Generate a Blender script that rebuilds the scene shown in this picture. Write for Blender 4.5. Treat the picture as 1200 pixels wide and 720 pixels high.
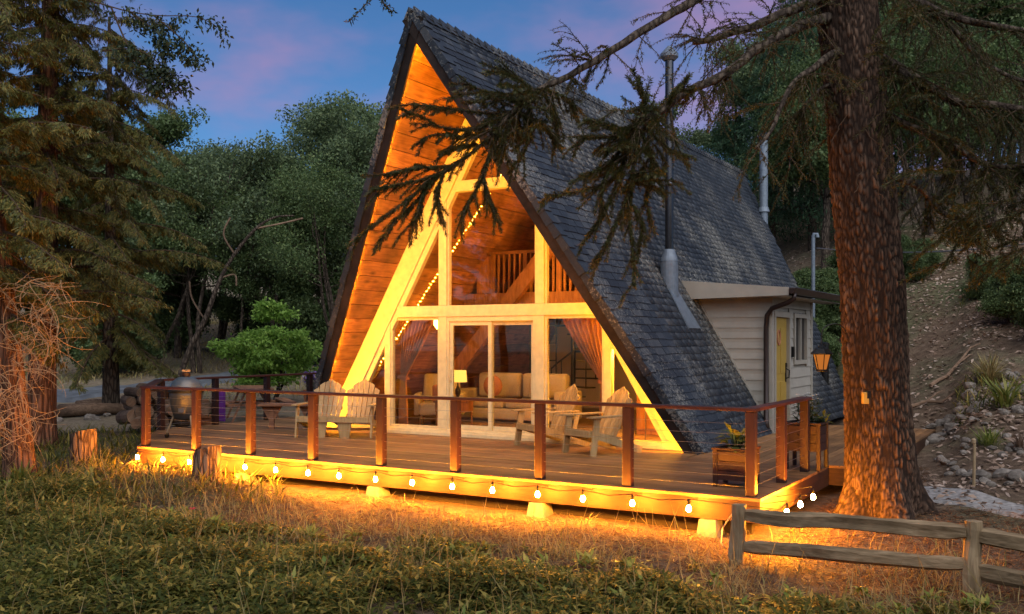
import bpy, math, random
import numpy as np
from mathutils import Vector, Matrix, noise as mnoise

for _o in list(bpy.data.objects):
    bpy.data.objects.remove(_o)
SC = bpy.context.scene
COL = SC.collection
R = math.radians

# ------------------------------------------------------------------ camera, sky, light, exposure
CAM_Z, FPX, YAW = 1.67, 1130.0, R(30.7)
cam_d = bpy.data.cameras.new('camera')
cam_d.sensor_width = 36.0
cam_d.lens = 36.0 * FPX / 1200.0
cam_d.shift_y = 39.0 / 1200.0
cam_d.clip_end = 1500.0
cam = bpy.data.objects.new('camera', cam_d)
cam.location = (0, 0, CAM_Z)
cam.rotation_euler = (R(90), 0, YAW)
COL.objects.link(cam)
SC.camera = cam

SUN_EL, SUN_AZ = R(40.0), R(132.0)         # the last bright sky, behind the viewpoint
world = bpy.data.worlds.new('World')
SC.world = world
world.use_nodes = True
wn, wl = world.node_tree.nodes, world.node_tree.links
wn.clear()
w_out = wn.new('ShaderNodeOutputWorld')
w_bg = wn.new('ShaderNodeBackground')
sky = wn.new('ShaderNodeTexSky')
sky.sky_type = 'NISHITA'
sky.sun_disc = False
sky.sun_elevation = SUN_EL
sky.sun_rotation = SUN_AZ
sky.altitude = 300
sky.air_density = 1.0
sky.dust_density = 0.6
sky.ozone_density = 3.5
# pink dusk clouds all round the dome
tc = wn.new('ShaderNodeTexCoord')
mp = wn.new('ShaderNodeMapping')
mp.inputs['Scale'].default_value = (2.2, 2.2, 5.0)
mp.inputs['Location'].default_value = (0.35, 0.1, 0.2)
cn = wn.new('ShaderNodeTexNoise')
cn.inputs['Scale'].default_value = 1.5
cn.inputs['Detail'].default_value = 5.0
cn.inputs['Roughness'].default_value = 0.55
cr = wn.new('ShaderNodeValToRGB')
cr.color_ramp.elements[0].position = 0.45
cr.color_ramp.elements[1].position = 0.85
cr.color_ramp.interpolation = 'EASE'
cm = wn.new('ShaderNodeMixRGB')
cm.inputs[2].default_value = (5.6, 3.2, 5.6, 1)
tint = wn.new('ShaderNodeMixRGB')
tint.blend_type = 'MULTIPLY'
tint.inputs[0].default_value = 1.0
tint.inputs[2].default_value = (0.52, 0.84, 1.12, 1)
wl.new(tc.outputs['Generated'], mp.inputs['Vector'])
wl.new(mp.outputs[0], cn.inputs['Vector'])
wl.new(cn.outputs['Fac'], cr.inputs[0])
wl.new(sky.outputs[0], tint.inputs[1])
wl.new(tint.outputs[0], cm.inputs[1])
wl.new(cr.outputs[0], cm.inputs[0])
wl.new(cm.outputs[0], w_bg.inputs[0])
w_bg.inputs[1].default_value = 0.050
wl.new(w_bg.outputs[0], w_out.inputs[0])

sun_d = bpy.data.lights.new('sun', 'SUN')
sun_d.energy = 2.5
sun_d.angle = R(100)
sun_d.color = (1.0, 0.97, 0.94)
sun = bpy.data.objects.new('sun', sun_d)
_sd = Vector((math.sin(SUN_AZ) * math.cos(SUN_EL), math.cos(SUN_AZ) * math.cos(SUN_EL), math.sin(SUN_EL)))
sun.rotation_euler = _sd.to_track_quat('Z', 'Y').to_euler()
COL.objects.link(sun)

SC.view_settings.view_transform = 'Standard'
SC.view_settings.look = 'None'
SC.view_settings.gamma = 1.0
SC.view_settings.exposure = 0.75
SC.view_settings.use_curve_mapping = False
SC.render.engine = 'CYCLES'
cy = SC.cycles
cy.use_denoising = True
cy.max_bounces = 6
cy.diffuse_bounces = 3
cy.glossy_bounces = 3
cy.transmission_bounces = 4
cy.transparent_max_bounces = 12
cy.caustics_reflective = False
cy.caustics_refractive = False
cy.sample_clamp_indirect = 6.0

# ------------------------------------------------------------------ places
_s, _c = math.sin(YAW), math.cos(YAW)
def cw(l, t):                                   # sideways and forward metres from the viewpoint -> world X, Y
    return (-_s * t + _c * l, _c * t + _s * l)
def lt(X, Y):
    return (_c * X + _s * Y, -_s * X + _c * Y)
def P(px, py, t):
    X, Y = cw((px - 600) / FPX * t, t)
    return Vector((X, Y, CAM_Z - (py - 399) / FPX * t))
def GP(px, py, z=0.0):                          # point at height z seen there
    return P(px, py, FPX * (CAM_Z - z) / (py - 399))
def ray_at_Y(px, Y):
    u = (px - 600) / FPX
    t = Y / (_c + _s * u)
    return cw(u * t, t)[0], t

# terrain heights by bearing column and forward distance
_TS = [0, 5, 7, 9, 11, 13, 15, 18, 22, 26, 30, 36, 45, 60, 100, 250]
_ZC = [
 (-300, [-0.84, -0.69, -0.61, -0.54, -0.55, -0.5, -0.42, -0.3, -0.1, 0.1, 0.3, 0.7, 1.5, 3.0, 7.0, 22.0]),
 (0, [-0.49, -0.46, -0.44, -0.4, -0.42, -0.4, -0.35, -0.27, -0.12, 0.0, 0.12, 0.5, 1.3, 2.8, 6.5, 22.0]),
 (200, [-0.39, -0.36, -0.33, -0.32, -0.42, -0.38, -0.32, -0.24, -0.1, 0.08, 0.22, 0.7, 1.7, 3.2, 7.0, 22.0]),
 (330, [-0.36, -0.34, -0.31, -0.36, -0.44, -0.41, -0.39, -0.3, -0.16, 0.06, 0.25, 0.7, 1.8, 3.4, 7.0, 22.0]),
 (500, [-0.42, -0.4, -0.35, -0.36, -0.44, -0.41, -0.39, -0.36, -0.36, -0.36, 0.0, 1.0, 2.4, 4.4, 9.0, 24.0]),
 (700, [-0.42, -0.4, -0.35, -0.36, -0.44, -0.41, -0.39, -0.36, -0.36, -0.36, -0.1, 1.6, 4.0, 7.0, 13.0, 28.0]),
 (870, [-0.62, -0.6, -0.55, -0.48, -0.45, -0.42, -0.36, -0.36, -0.36, -0.36, 0.0, 3.0, 6.0, 9.5, 17.0, 32.0]),
 (950, [-0.62, -0.6, -0.55, -0.48, -0.45, -0.42, -0.36, -0.36, -0.34, -0.1, 1.5, 4.2, 7.0, 10.5, 18.0, 34.0]),
 (1003, [-0.62, -0.6, -0.55, -0.48, -0.42, -0.37, -0.36, -0.36, -0.3, 0.5, 2.6, 5.0, 7.6, 11.2, 19.0, 35.0]),
 (1060, [-0.6, -0.57, -0.52, -0.46, -0.41, -0.38, -0.33, -0.2, 0.7, 2.4, 3.8, 5.6, 8.0, 11.6, 19.0, 35.0]),
 (1100, [-0.58, -0.55, -0.5, -0.44, -0.38, -0.33, -0.24, -0.1, 1.1, 2.6, 4.0, 5.8, 8.2, 12.0, 19.0, 35.0]),
 (1150, [-0.56, -0.53, -0.48, -0.42, -0.35, -0.25, 0.05, 0.65, 1.7, 3.0, 4.3, 6.0, 8.4, 12.0, 19.0, 35.0]),
 (1300, [-0.5, -0.5, -0.45, -0.38, -0.3, -0.1, 0.3, 1.0, 2.1, 3.4, 4.6, 6.3, 8.6, 12.0, 19.0, 35.0]),
 (1700, [-0.4, -0.35, -0.3, -0.2, 0.0, 0.4, 0.8, 1.5, 2.6, 3.8, 5.0, 6.6, 9.0, 12.0, 19.0, 35.0]),
]
_PXC = np.array([c[0] for c in _ZC], float)
_ZT = np.array([c[1] for c in _ZC], float)
_TA = np.array(_TS, float)
def gzv(X, Y):                                   # vectorised terrain height
    X = np.asarray(X, float); Y = np.asarray(Y, float)
    l = _c * X + _s * Y
    t = np.clip(-_s * X + _c * Y, 0.01, 249.0)
    px = np.clip(600 + FPX * l / np.maximum(t, 1.0), -300, 1699)
    i = np.clip(np.searchsorted(_PXC, px) - 1, 0, len(_PXC) - 2)
    f = (px - _PXC[i]) / (_PXC[i + 1] - _PXC[i]); f = np.clip(f, 0, 1); f = f * f * (3 - 2 * f)
    j = np.clip(np.searchsorted(_TA, t) - 1, 0, len(_TA) - 2)
    g = np.clip((t - _TA[j]) / (_TA[j + 1] - _TA[j]), 0, 1)
    a = _ZT[i, j] * (1 - f) + _ZT[i + 1, j] * f
    b = _ZT[i, j + 1] * (1 - f) + _ZT[i + 1, j + 1] * f
    z = a * (1 - g) + b * g
    wob = 0.05 * np.sin(X * 1.7 + np.cos(Y * 1.1) * 1.5) * np.cos(Y * 1.9 + 0.5 * X) + 0.03 * np.sin(X * 4.1 + Y * 2.3) * np.sin(Y * 3.7 - X)
    far = np.clip((t - 24) / 20, 0, 1)
    wob = wob + far * (0.35 * np.sin(X * 0.45 + 1) * np.cos(Y * 0.38))
    # keep clear of the deck's underside
    under = (X > -16) & (X < -2.0) & (Y > 9.9) & (Y < 26)
    wob = np.where(under, wob * 0.4, wob)
    # straw mound left of the deck front
    lm, tm = cw(-5.0, 13.6)
    z = z + 0.17 * np.exp(-(((X - lm) / 1.3) ** 2 + ((Y - tm) / .55) ** 2))
    return z + wob
def gz(X, Y):
    return float(gzv(X, Y))
def ground_at(px, py):                           # where the ground is seen at that spot
    prev = None
    for t in np.arange(5.0, 90, 0.05):
        p = P(px, py, t)
        if p.z <= gz(p.x, p.y):
            return p
    return P(px, py, 60)

# ------------------------------------------------------------------ building helpers
def world_loc(o):
    v = Vector((0, 0, 0))
    while o is not None:
        v += o.location; o = o.parent
    return v

class MB:
    def __init__(s):
        s.v = []; s.f = []
    def add(s, vs, fs):
        n = len(s.v)
        s.v.extend([tuple(v) for v in vs])
        s.f.extend([tuple(i + n for i in f) for f in fs])
        return s
    def hexa(s, b, t):                            # four bottom, four top corners in the same turning order
        return s.add(list(b) + list(t), [(3, 2, 1, 0), (4, 5, 6, 7), (0, 1, 5, 4), (1, 2, 6, 5), (2, 3, 7, 6), (3, 0, 4, 7)])
    def box(s, lo, hi):
        x0, y0, z0 = lo; x1, y1, z1 = hi
        return s.hexa([(x0, y0, z0), (x1, y0, z0), (x1, y1, z0), (x0, y1, z0)], [(x0, y0, z1), (x1, y0, z1), (x1, y1, z1), (x0, y1, z1)])
    def cbox(s, c, d, rot=None):
        c = Vector(c); h = [Vector((sx * d[0] / 2, sy * d[1] / 2, sz * d[2] / 2)) for sz in (-1, 1) for sx, sy in ((-1, -1), (1, -1), (1, 1), (-1, 1))]
        if rot is not None:
            h = [rot @ p for p in h]
        h = [p + c for p in h]
        return s.hexa(h[:4], h[4:])
    def bar(s, p0, p1, w, h, up=(0, 0, 1)):        # square bar between two points, w sideways, h along up
        p0 = Vector(p0); p1 = Vector(p1); d = (p1 - p0).normalized(); up = Vector(up)
        sd = d.cross(up)
        if sd.length < 1e-4:
            sd = d.cross(Vector((1, 0, 0)))
        sd.normalize(); u = sd.cross(d)
        q = lambda p: [p - sd * w / 2 - u * h / 2, p + sd * w / 2 - u * h / 2, p + sd * w / 2 + u * h / 2, p - sd * w / 2 + u * h / 2]
        return s.hexa(q(p0), q(p1))
    def poly(s, pts, thick):                       # a flat outline with its own thickness
        pts = [Vector(p) for p in pts]; th = Vector(thick); n = len(pts)
        return s.add(pts + [p + th for p in pts], [tuple(range(n - 1, -1, -1)), tuple(range(n, 2 * n))] + [(i, (i + 1) % n, n + (i + 1) % n, n + i) for i in range(n)])
    def tube(s, pts, rad, n=8, cap=True):
        pts = [Vector(p) for p in pts]
        if not hasattr(rad, '__len__'):
            rad = [rad] * len(pts)
        vs = []; fs = []; ref = None
        for i, p in enumerate(pts):
            d = (pts[min(i + 1, len(pts) - 1)] - pts[max(i - 1, 0)])
            d = d.normalized() if d.length > 1e-9 else Vector((0, 0, 1))
            if ref is None:
                ref = Vector((1, 0, 0)) if abs(d.x) < .9 else Vector((0, 1, 0))
            a = (ref - d * ref.dot(d)).normalized(); b = d.cross(a); ref = a
            for k in range(n):
                th = 2 * math.pi * k / n
                vs.append(p + (a * math.cos(th) + b * math.sin(th)) * rad[i])
        for i in range(len(pts) - 1):
            for k in range(n):
                fs.append((i * n + k, i * n + (k + 1) % n, (i + 1) * n + (k + 1) % n, (i + 1) * n + k))
        if cap:
            fs.append(tuple(range(n - 1, -1, -1))); m = (len(pts) - 1) * n; fs.append(tuple(m + k for k in range(n)))
        return s.add(vs, fs)
    def lathe(s, prof, n=20, c=(0, 0, 0)):
        vs = []; fs = []; m = len(prof)
        for r, z in prof:
            for k in range(n):
                th = 2 * math.pi * k / n
                vs.append((c[0] + r * math.cos(th), c[1] + r * math.sin(th), c[2] + z))
        for i in range(m - 1):
            for k in range(n):
                fs.append((i * n + k, i * n + (k + 1) % n, (i + 1) * n + (k + 1) % n, (i + 1) * n + k))
        fs.append(tuple(range(n - 1, -1, -1))); fs.append(tuple((m - 1) * n + k for k in range(n)))
        return s.add(vs, fs)
    def build(s, name, mat, parent=None, world=False, bevel=0, smooth=False, kind=None, label=None):
        off = world_loc(parent) if (world and parent is not None) else Vector((0, 0, 0))
        me = bpy.data.meshes.new(name)
        me.from_pydata([(a - off.x, b - off.y, c - off.z) for a, b, c in s.v], [], s.f)
        me.materials.append(mat)
        if smooth:
            me.polygons.foreach_set('use_smooth', [True] * len(me.polygons))
        me.update()
        o = bpy.data.objects.new(name, me); COL.objects.link(o)
        o.parent = parent
        if bevel:
            m = o.modifiers.new('bevel', 'BEVEL'); m.width = bevel; m.segments = 2; m.limit_method = 'ANGLE'
        if kind: o['kind'] = kind
        if label: o['label'] = label
        return o

def np_mesh(name, V, F, mat, parent=None, smooth=False, kind=None, off=None):
    """V (n,3), F (m,k) with k = 3 or 4"""
    V = np.asarray(V, np.float32); F = np.asarray(F, np.int32)
    if off is not None:
        V = V - np.array(off, np.float32)
    me = bpy.data.meshes.new(name)
    me.vertices.add(len(V)); me.vertices.foreach_set('co', V.ravel())
    k = F.shape[1]
    me.loops.add(F.size); me.loops.foreach_set('vertex_index', F.ravel())
    me.polygons.add(len(F)); me.polygons.foreach_set('loop_start', np.arange(0, F.size, k, dtype=np.int32))
    try:
        me.polygons.foreach_set('loop_total', np.full(len(F), k, np.int32))
    except Exception:
        pass
    if smooth:
        me.polygons.foreach_set('use_smooth', np.ones(len(F), bool))
    me.materials.append(mat)
    me.update(calc_edges=True); me.validate()
    o = bpy.data.objects.new(name, me); COL.objects.link(o); o.parent = parent
    if kind: o['kind'] = kind
    return o

def thing(name, label, cat, loc=(0, 0, 0), rz=0.0, group=None):
    o = bpy.data.objects.new(name, None); COL.objects.link(o)
    o.location = loc; o.rotation_euler = (0, 0, rz); o.empty_display_size = 0.2
    return tag(o, label, cat, group)
def tag(o, label=None, cat=None, group=None, kind=None):
    if label: o['label'] = label
    if cat: o['category'] = cat
    if group: o['group'] = group
    if kind: o['kind'] = kind
    return o
def kids(o):
    return [c for c in list(COL.objects) if c.parent == o]
def copy_tree(o, loc=None, rz=None, label=None, scale=None, parent=None):
    c = o.copy(); COL.objects.link(c); c.parent = parent
    if loc is not None: c.location = loc
    if rz is not None: c.rotation_euler = (0, 0, rz)
    if scale is not None: c.scale = scale if hasattr(scale, '__len__') else (scale,) * 3
    if label: c['label'] = label
    for k in o.children:
        copy_tree(k, parent=c)
    return c

# ------------------------------------------------------------------ materials
def new_mat(name):
    m = bpy.data.materials.new(name); m.use_nodes = True
    nt = m.node_tree; nt.nodes.clear()
    out = nt.nodes.new('ShaderNodeOutputMaterial')
    return m, nt, nt.nodes, nt.links, out
def rgb(c):
    return (c[0], c[1], c[2], 1.0)
def ramp(N, stops):
    r = N.new('ShaderNodeValToRGB'); e = r.color_ramp.elements
    while len(e) < len(stops): e.new(0.5)
    for k, (p, c) in enumerate(stops):
        e[k].position = p; e[k].color = rgb(c)
    return r
def coords(N, L, scale, gen='Object', rot=(0, 0, 0)):
    t = N.new('ShaderNodeTexCoord'); m = N.new('ShaderNodeMapping')
    m.inputs['Scale'].default_value = scale; m.inputs['Rotation'].default_value = rot
    L.new(t.outputs[gen], m.inputs['Vector']); return m
def noise(N, L, vec, scale, detail=4, rough=.55, dist=0.0):
    n = N.new('ShaderNodeTexNoise'); n.inputs['Scale'].default_value = scale; n.inputs['Detail'].default_value = detail
    n.inputs['Roughness'].default_value = rough; n.inputs['Distortion'].default_value = dist
    if vec is not None: L.new(vec.outputs[0], n.inputs['Vector'])
    return n
def mixc(N, L, a, b, fac, mode='MIX'):
    m = N.new('ShaderNodeMixRGB'); m.blend_type = mode
    for i, x in ((0, fac), (1, a), (2, b)):
        if hasattr(x, 'is_output'): L.new(x, m.inputs[i])
        else: m.inputs[i].default_value = x if i == 0 else rgb(x)
    return m
def bump(N, L, h, strength, dist=0.01):
    b = N.new('ShaderNodeBump'); b.inputs['Strength'].default_value = strength; b.inputs['Distance'].default_value = dist
    L.new(h, b.inputs['Height']); return b
def hue_var(N, L, col, src, amount):
    """brighter / darker pieces: src is a 0..1 random output"""
    mr = N.new('ShaderNodeMapRange'); mr.inputs[3].default_value = 1 - amount; mr.inputs[4].default_value = 1 + amount
    L.new(src, mr.inputs[0])
    hs = N.new('ShaderNodeHueSaturation'); L.new(mr.outputs[0], hs.inputs['Value']); L.new(col, hs.inputs['Color'])
    return hs.outputs[0]
def obj_rand(N):
    return N.new('ShaderNodeObjectInfo').outputs['Random']
def isl_rand(N):
    return N.new('ShaderNodeNewGeometry').outputs['Random Per Island']
def principled(N, L, out, col, rough=.6, spec=.4, metal=0.0, nrm=None):
    p = N.new('ShaderNodeBsdfPrincipled')
    if hasattr(col, 'is_output'): L.new(col, p.inputs['Base Color'])
    else: p.inputs['Base Color'].default_value = rgb(col)
    if hasattr(rough, 'is_output'): L.new(rough, p.inputs['Roughness'])
    else: p.inputs['Roughness'].default_value = rough
    p.inputs['Specular IOR Level'].default_value = spec; p.inputs['Metallic'].default_value = metal
    if nrm is not None: L.new(nrm.outputs[0], p.inputs['Normal'])
    L.new(p.outputs[0], out.inputs['Surface']); return p

def wood(name, light, dark, grain=(1, 14, 14), var=.25, rough=.6, spec=.3, knots=0.0, blotch=.5, island=False, bstr=.25, knot_col=None):
    m, nt, N, L, out = new_mat(name)
    mp = coords(N, L, grain)
    if True:                                        # shift the grain from piece to piece
        oi = N.new('ShaderNodeObjectInfo') if not island else None
        ad = N.new('ShaderNodeVectorMath'); ad.operation = 'ADD'
        sc = N.new('ShaderNodeMath'); sc.operation = 'MULTIPLY'; sc.inputs[1].default_value = 37.0
        L.new(isl_rand(N) if island else oi.outputs['Random'], sc.inputs[0])
        L.new(mp.outputs[0], ad.inputs[0]); L.new(sc.outputs[0], ad.inputs[1]); vec = ad
    n1 = noise(N, L, vec, 2.2, 6, .6, .8)
    r = ramp(N, [(.32, dark), (.68, light)]); L.new(n1.outputs['Fac'], r.inputs[0])
    col = r.outputs[0]
    mp2 = coords(N, L, (1, 1, 1)); n2 = noise(N, L, mp2, 1.6, 3)
    rb = ramp(N, [(.35, (1 - blotch,) * 3), (.65, (1, 1, 1))]); L.new(n2.outputs['Fac'], rb.inputs[0])
    col = mixc(N, L, col, rb.outputs[0], 1.0, 'MULTIPLY').outputs[0]
    if knots:
        mk = coords(N, L, tuple(2.4 if g < 3 else 5.5 for g in grain))
        v = N.new('ShaderNodeTexVoronoi'); v.inputs['Scale'].default_value = .8
        ak = N.new('ShaderNodeVectorMath'); ak.operation = 'ADD'
        L.new(mk.outputs[0], ak.inputs[0]); L.new(sc.outputs[0], ak.inputs[1]); L.new(ak.outputs[0], v.inputs['Vector'])
        rk = ramp(N, [(0.0, (1, 1, 1)), (knots, (0, 0, 0))]); L.new(v.outputs['Distance'], rk.inputs[0])
        col = mixc(N, L, col, knot_col or tuple(c * .25 for c in dark), rk.outputs[0]).outputs[0]
    col = hue_var(N, L, col, isl_rand(N) if island else obj_rand(N), var)
    principled(N, L, out, col, rough, spec, 0, bump(N, L, n1.outputs['Fac'], bstr, .01))
    return m
def plain(name, c, rough=.5, spec=.4, metal=0.0, var=0.08, nscale=9, bstr=.0):
    m, nt, N, L, out = new_mat(name)
    mp = coords(N, L, (1, 1, 1)); n = noise(N, L, mp, nscale, 4)
    r = ramp(N, [(.3, tuple(x * (1 - var * 2) for x in c)), (.7, tuple(min(1, x * (1 + var)) for x in c))]); L.new(n.outputs['Fac'], r.inputs[0])
    principled(N, L, out, r.outputs[0], rough, spec, metal, bump(N, L, n.outputs['Fac'], bstr, .01) if bstr else None)
    return m
def leafmat(name, a, b, c=None, trans=.35, var=.35, rough=.5):
    m, nt, N, L, out = new_mat(name)
    rnd = isl_rand(N)
    st = [(0, a), (.65, b)] + ([(1.0, c)] if c else [])
    r = ramp(N, st); L.new(rnd, r.inputs[0])
    mp = coords(N, L, (1, 1, 1)); n = noise(N, L, mp, .9, 2)
    col = hue_var(N, L, r.outputs[0], n.outputs['Fac'], var)
    col = hue_var(N, L, col, obj_rand(N), .18)
    p = N.new('ShaderNodeBsdfPrincipled'); p.inputs['Roughness'].default_value = rough; p.inputs['Specular IOR Level'].default_value = .25
    L.new(col, p.inputs['Base Color'])
    t = N.new('ShaderNodeBsdfTranslucent'); L.new(col, t.inputs['Color'])
    mx = N.new('ShaderNodeMixShader'); mx.inputs[0].default_value = trans
    L.new(p.outputs[0], mx.inputs[1]); L.new(t.outputs[0], mx.inputs[2]); L.new(mx.outputs[0], out.inputs['Surface'])
    return m
def emit(name, c, s):
    m, nt, N, L, out = new_mat(name)
    e = N.new('ShaderNodeEmission'); e.inputs[0].default_value = rgb(c); e.inputs[1].default_value = s
    L.new(e.outputs[0], out.inputs['Surface']); return m
def glassmat(name, ior=1.5, tint_=(.985, .99, .985)):
    m, nt, N, L, out = new_mat(name)
    t = N.new('ShaderNodeBsdfTransparent'); t.inputs[0].default_value = rgb(tint_)
    g = N.new('ShaderNodeBsdfGlossy'); g.inputs['Roughness'].default_value = 0.0; g.inputs[0].default_value = (1, 1, 1, 1)
    f = N.new('ShaderNodeFresnel'); f.inputs[0].default_value = ior
    mx = N.new('ShaderNodeMixShader'); L.new(f.outputs[0], mx.inputs[0]); L.new(t.outputs[0], mx.inputs[1]); L.new(g.outputs[0], mx.inputs[2])
    L.new(mx.outputs[0], out.inputs['Surface']); return m
def bark(name, light, dark, sc=(16, 16, 4.2), bstr=.9, plate=.25):
    m, nt, N, L, out = new_mat(name)
    mp = coords(N, L, sc)
    nd = noise(N, L, mp, 1.2, 3)
    ad = mixc(N, L, (0, 0, 0), (0, 0, 0), .35)
    L.new(mp.outputs[0], ad.inputs[1]); L.new(nd.outputs['Color'], ad.inputs[2])
    v = N.new('ShaderNodeTexVoronoi'); v.feature = 'DISTANCE_TO_EDGE'; v.inputs['Scale'].default_value = 1.0
    L.new(ad.outputs[0], v.inputs['Vector'])
    mp2 = coords(N, L, (40, 40, 12)); n2 = noise(N, L, mp2, 1, 5, .7)
    rv = ramp(N, [(0.0, (0, 0, 0)), (plate, (1, 1, 1))]); L.new(v.outputs['Distance'], rv.inputs[0])
    h = mixc(N, L, rv.outputs[0], n2.outputs['Color'], .3)
    r = ramp(N, [(.12, dark), (.5, tuple((a + b) / 2 for a, b in zip(light, dark))), (.8, light)]); L.new(h.outputs[0], r.inputs[0])
    principled(N, L, out, r.outputs[0], .9, .1, 0, bump(N, L, h.outputs[0], bstr, .04)); return m

M = {}
M['plank'] = wood('pine_plank', (.52, .215, .085), (.27, .095, .032), (11, 1.0, 11), .32, .55, .3, .24, .55)
M['white'] = plain('white_trim_paint_led_tint', (.75, .62, .36), .5, .35, 0, .07, 9, .12)  # white paint, with the yellow of the LED light tinted into its colour
M['siding'] = plain('cream_siding_paint', (.35, .325, .275), .55, .3, 0, .05, 5)
M['cream'] = plain('cream_trim_paint', (.34, .31, .255), .5, .3, 0, .04, 5)
M['interior_wall'] = plain('interior_plaster', (.55, .48, .38), .8, .1, 0, .04, 3)
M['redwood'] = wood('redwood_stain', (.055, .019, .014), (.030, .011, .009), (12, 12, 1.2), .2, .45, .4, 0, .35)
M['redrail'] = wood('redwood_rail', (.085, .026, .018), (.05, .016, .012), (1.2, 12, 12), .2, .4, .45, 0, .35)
M['deck'] = wood('deck_board_wood', (.35, .175, .066), (.20, .092, .034), (1.0, 14, 14), .28, .5, .4, 0, .4)
M['decky'] = wood('deck_board_wood_long', (.35, .175, .066), (.20, .092, .034), (14, 1.0, 14), .28, .5, .4, 0, .4)
M['fascia'] = wood('deck_fascia_wood', (.075, .031, .014), (.042, .017, .008), (1.0, 10, 10), .12, .6, .3, .10, .4)
M['fasciay'] = wood('deck_fascia_wood_side', (.075, .031, .014), (.042, .017, .008), (10, 1.0, 10), .12, .6, .3, .10, .4)
M['beam_in'] = wood('interior_beam_wood', (.46, .20, .085), (.26, .10, .04), (8, 8, 1.2), .15, .5, .3, .1, .4)
M['adiron'] = wood('teak_chair_wood', (.54, .36, .16), (.36, .22, .085), (10, 10, 1.3), .16, .55, .35, 0, .25)
M['picnic'] = wood('picnic_table_wood', (.36, .17, .085), (.20, .085, .045), (1.2, 10, 10), .15, .6, .3, 0, .35)
M['railwood'] = wood('weathered_rail_wood', (.40, .29, .17), (.19, .13, .07), (1.1, 13, 13), .12, .8, .15, .09, .5, bstr=.7)
M['postwood'] = wood('weathered_post_wood', (.38, .28, .165), (.19, .13, .07), (13, 13, 1.1), .12, .8, .15, .09, .5, bstr=.7)
M['stumpwood'] = wood('cut_wood', (.42, .27, .15), (.26, .15, .08), (6, 6, 6), .1, .8, .1, 0, .3)
M['logwood'] = wood('log_bark_wood', (.26, .17, .11), (.12, .075, .05), (2, 9, 9), .35, .85, .1, 0, .4, bstr=.6)
M['blackmetal'] = plain('black_metal', (.02, .02, .02), .4, .5, .6, .1)
M['bronze'] = plain('bronze_gutter', (.035, .02, .015), .35, .5, .3, .1)
M['galv'] = plain('galvanised_metal', (.15, .18, .215), .55, .5, .4, .12, 14)
M['pipe'] = plain('dark_stove_pipe', (.06, .06, .065), .22, .6, .85, .1)
M['steel'] = plain('steel_cable', (.4, .38, .36), .3, .5, .9, .05)
M['door'] = plain('mustard_door_paint', (.40, .26, .05), .4, .4, 0, .05)
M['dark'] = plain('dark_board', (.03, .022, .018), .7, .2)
M['barge'] = wood('dark_barge_board', (.05, .035, .028), (.025, .018, .015), (3, 3, 3), .1, .7, .2)
M['glass'] = glassmat('window_glass')
M['dglass'] = plain('dark_window_glass', (.012, .014, .018), .04, .7, 0, 0)
M['concrete'] = plain('concrete', (.20, .18, .155), .9, .1, 0, .15, 12, .4)
M['road'] = plain('asphalt_path', (.11, .12, .13), .85, .2, 0, .2, 2.5, .4)
M['pathm'] = plain('concrete_path', (.30, .28, .26), .9, .1, 0, .2, 14, .5)
M['sofa'] = plain('sofa_linen', (.52, .44, .33), .9, .1, 0, .05, 30, .2)
M['pillow'] = plain('terracotta_pillow', (.45, .20, .11), .9, .1, 0, .06, 30)
M['curtain'] = plain('rust_curtain', (.62, .26, .12), .85, .1, 0, .08, 12)
M['rug'] = plain('patterned_rug', (.32, .22, .14), .95, .05, 0, .35, 18)
M['floorw'] = wood('interior_floor_wood', (.34, .2, .1), (.2, .11, .055), (10, 1, 10), .2, .4, .4)
M['terra'] = plain('terracotta_pot', (.42, .16, .07), .8, .2, 0, .1)
M['kgreen'] = plain('grill_glaze', (.035, .042, .046), .5, .6, 0, .08, 40)
M['dome'] = plain('grill_dome_enamel', (.07, .09, .105), .3, .6, 0, .06, 40)
M['purple'] = plain('purple_cloth', (.17, .04, .26), .8, .2)
M['leg'] = plain('tan_metal', (.35, .25, .14), .5, .4)
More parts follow.
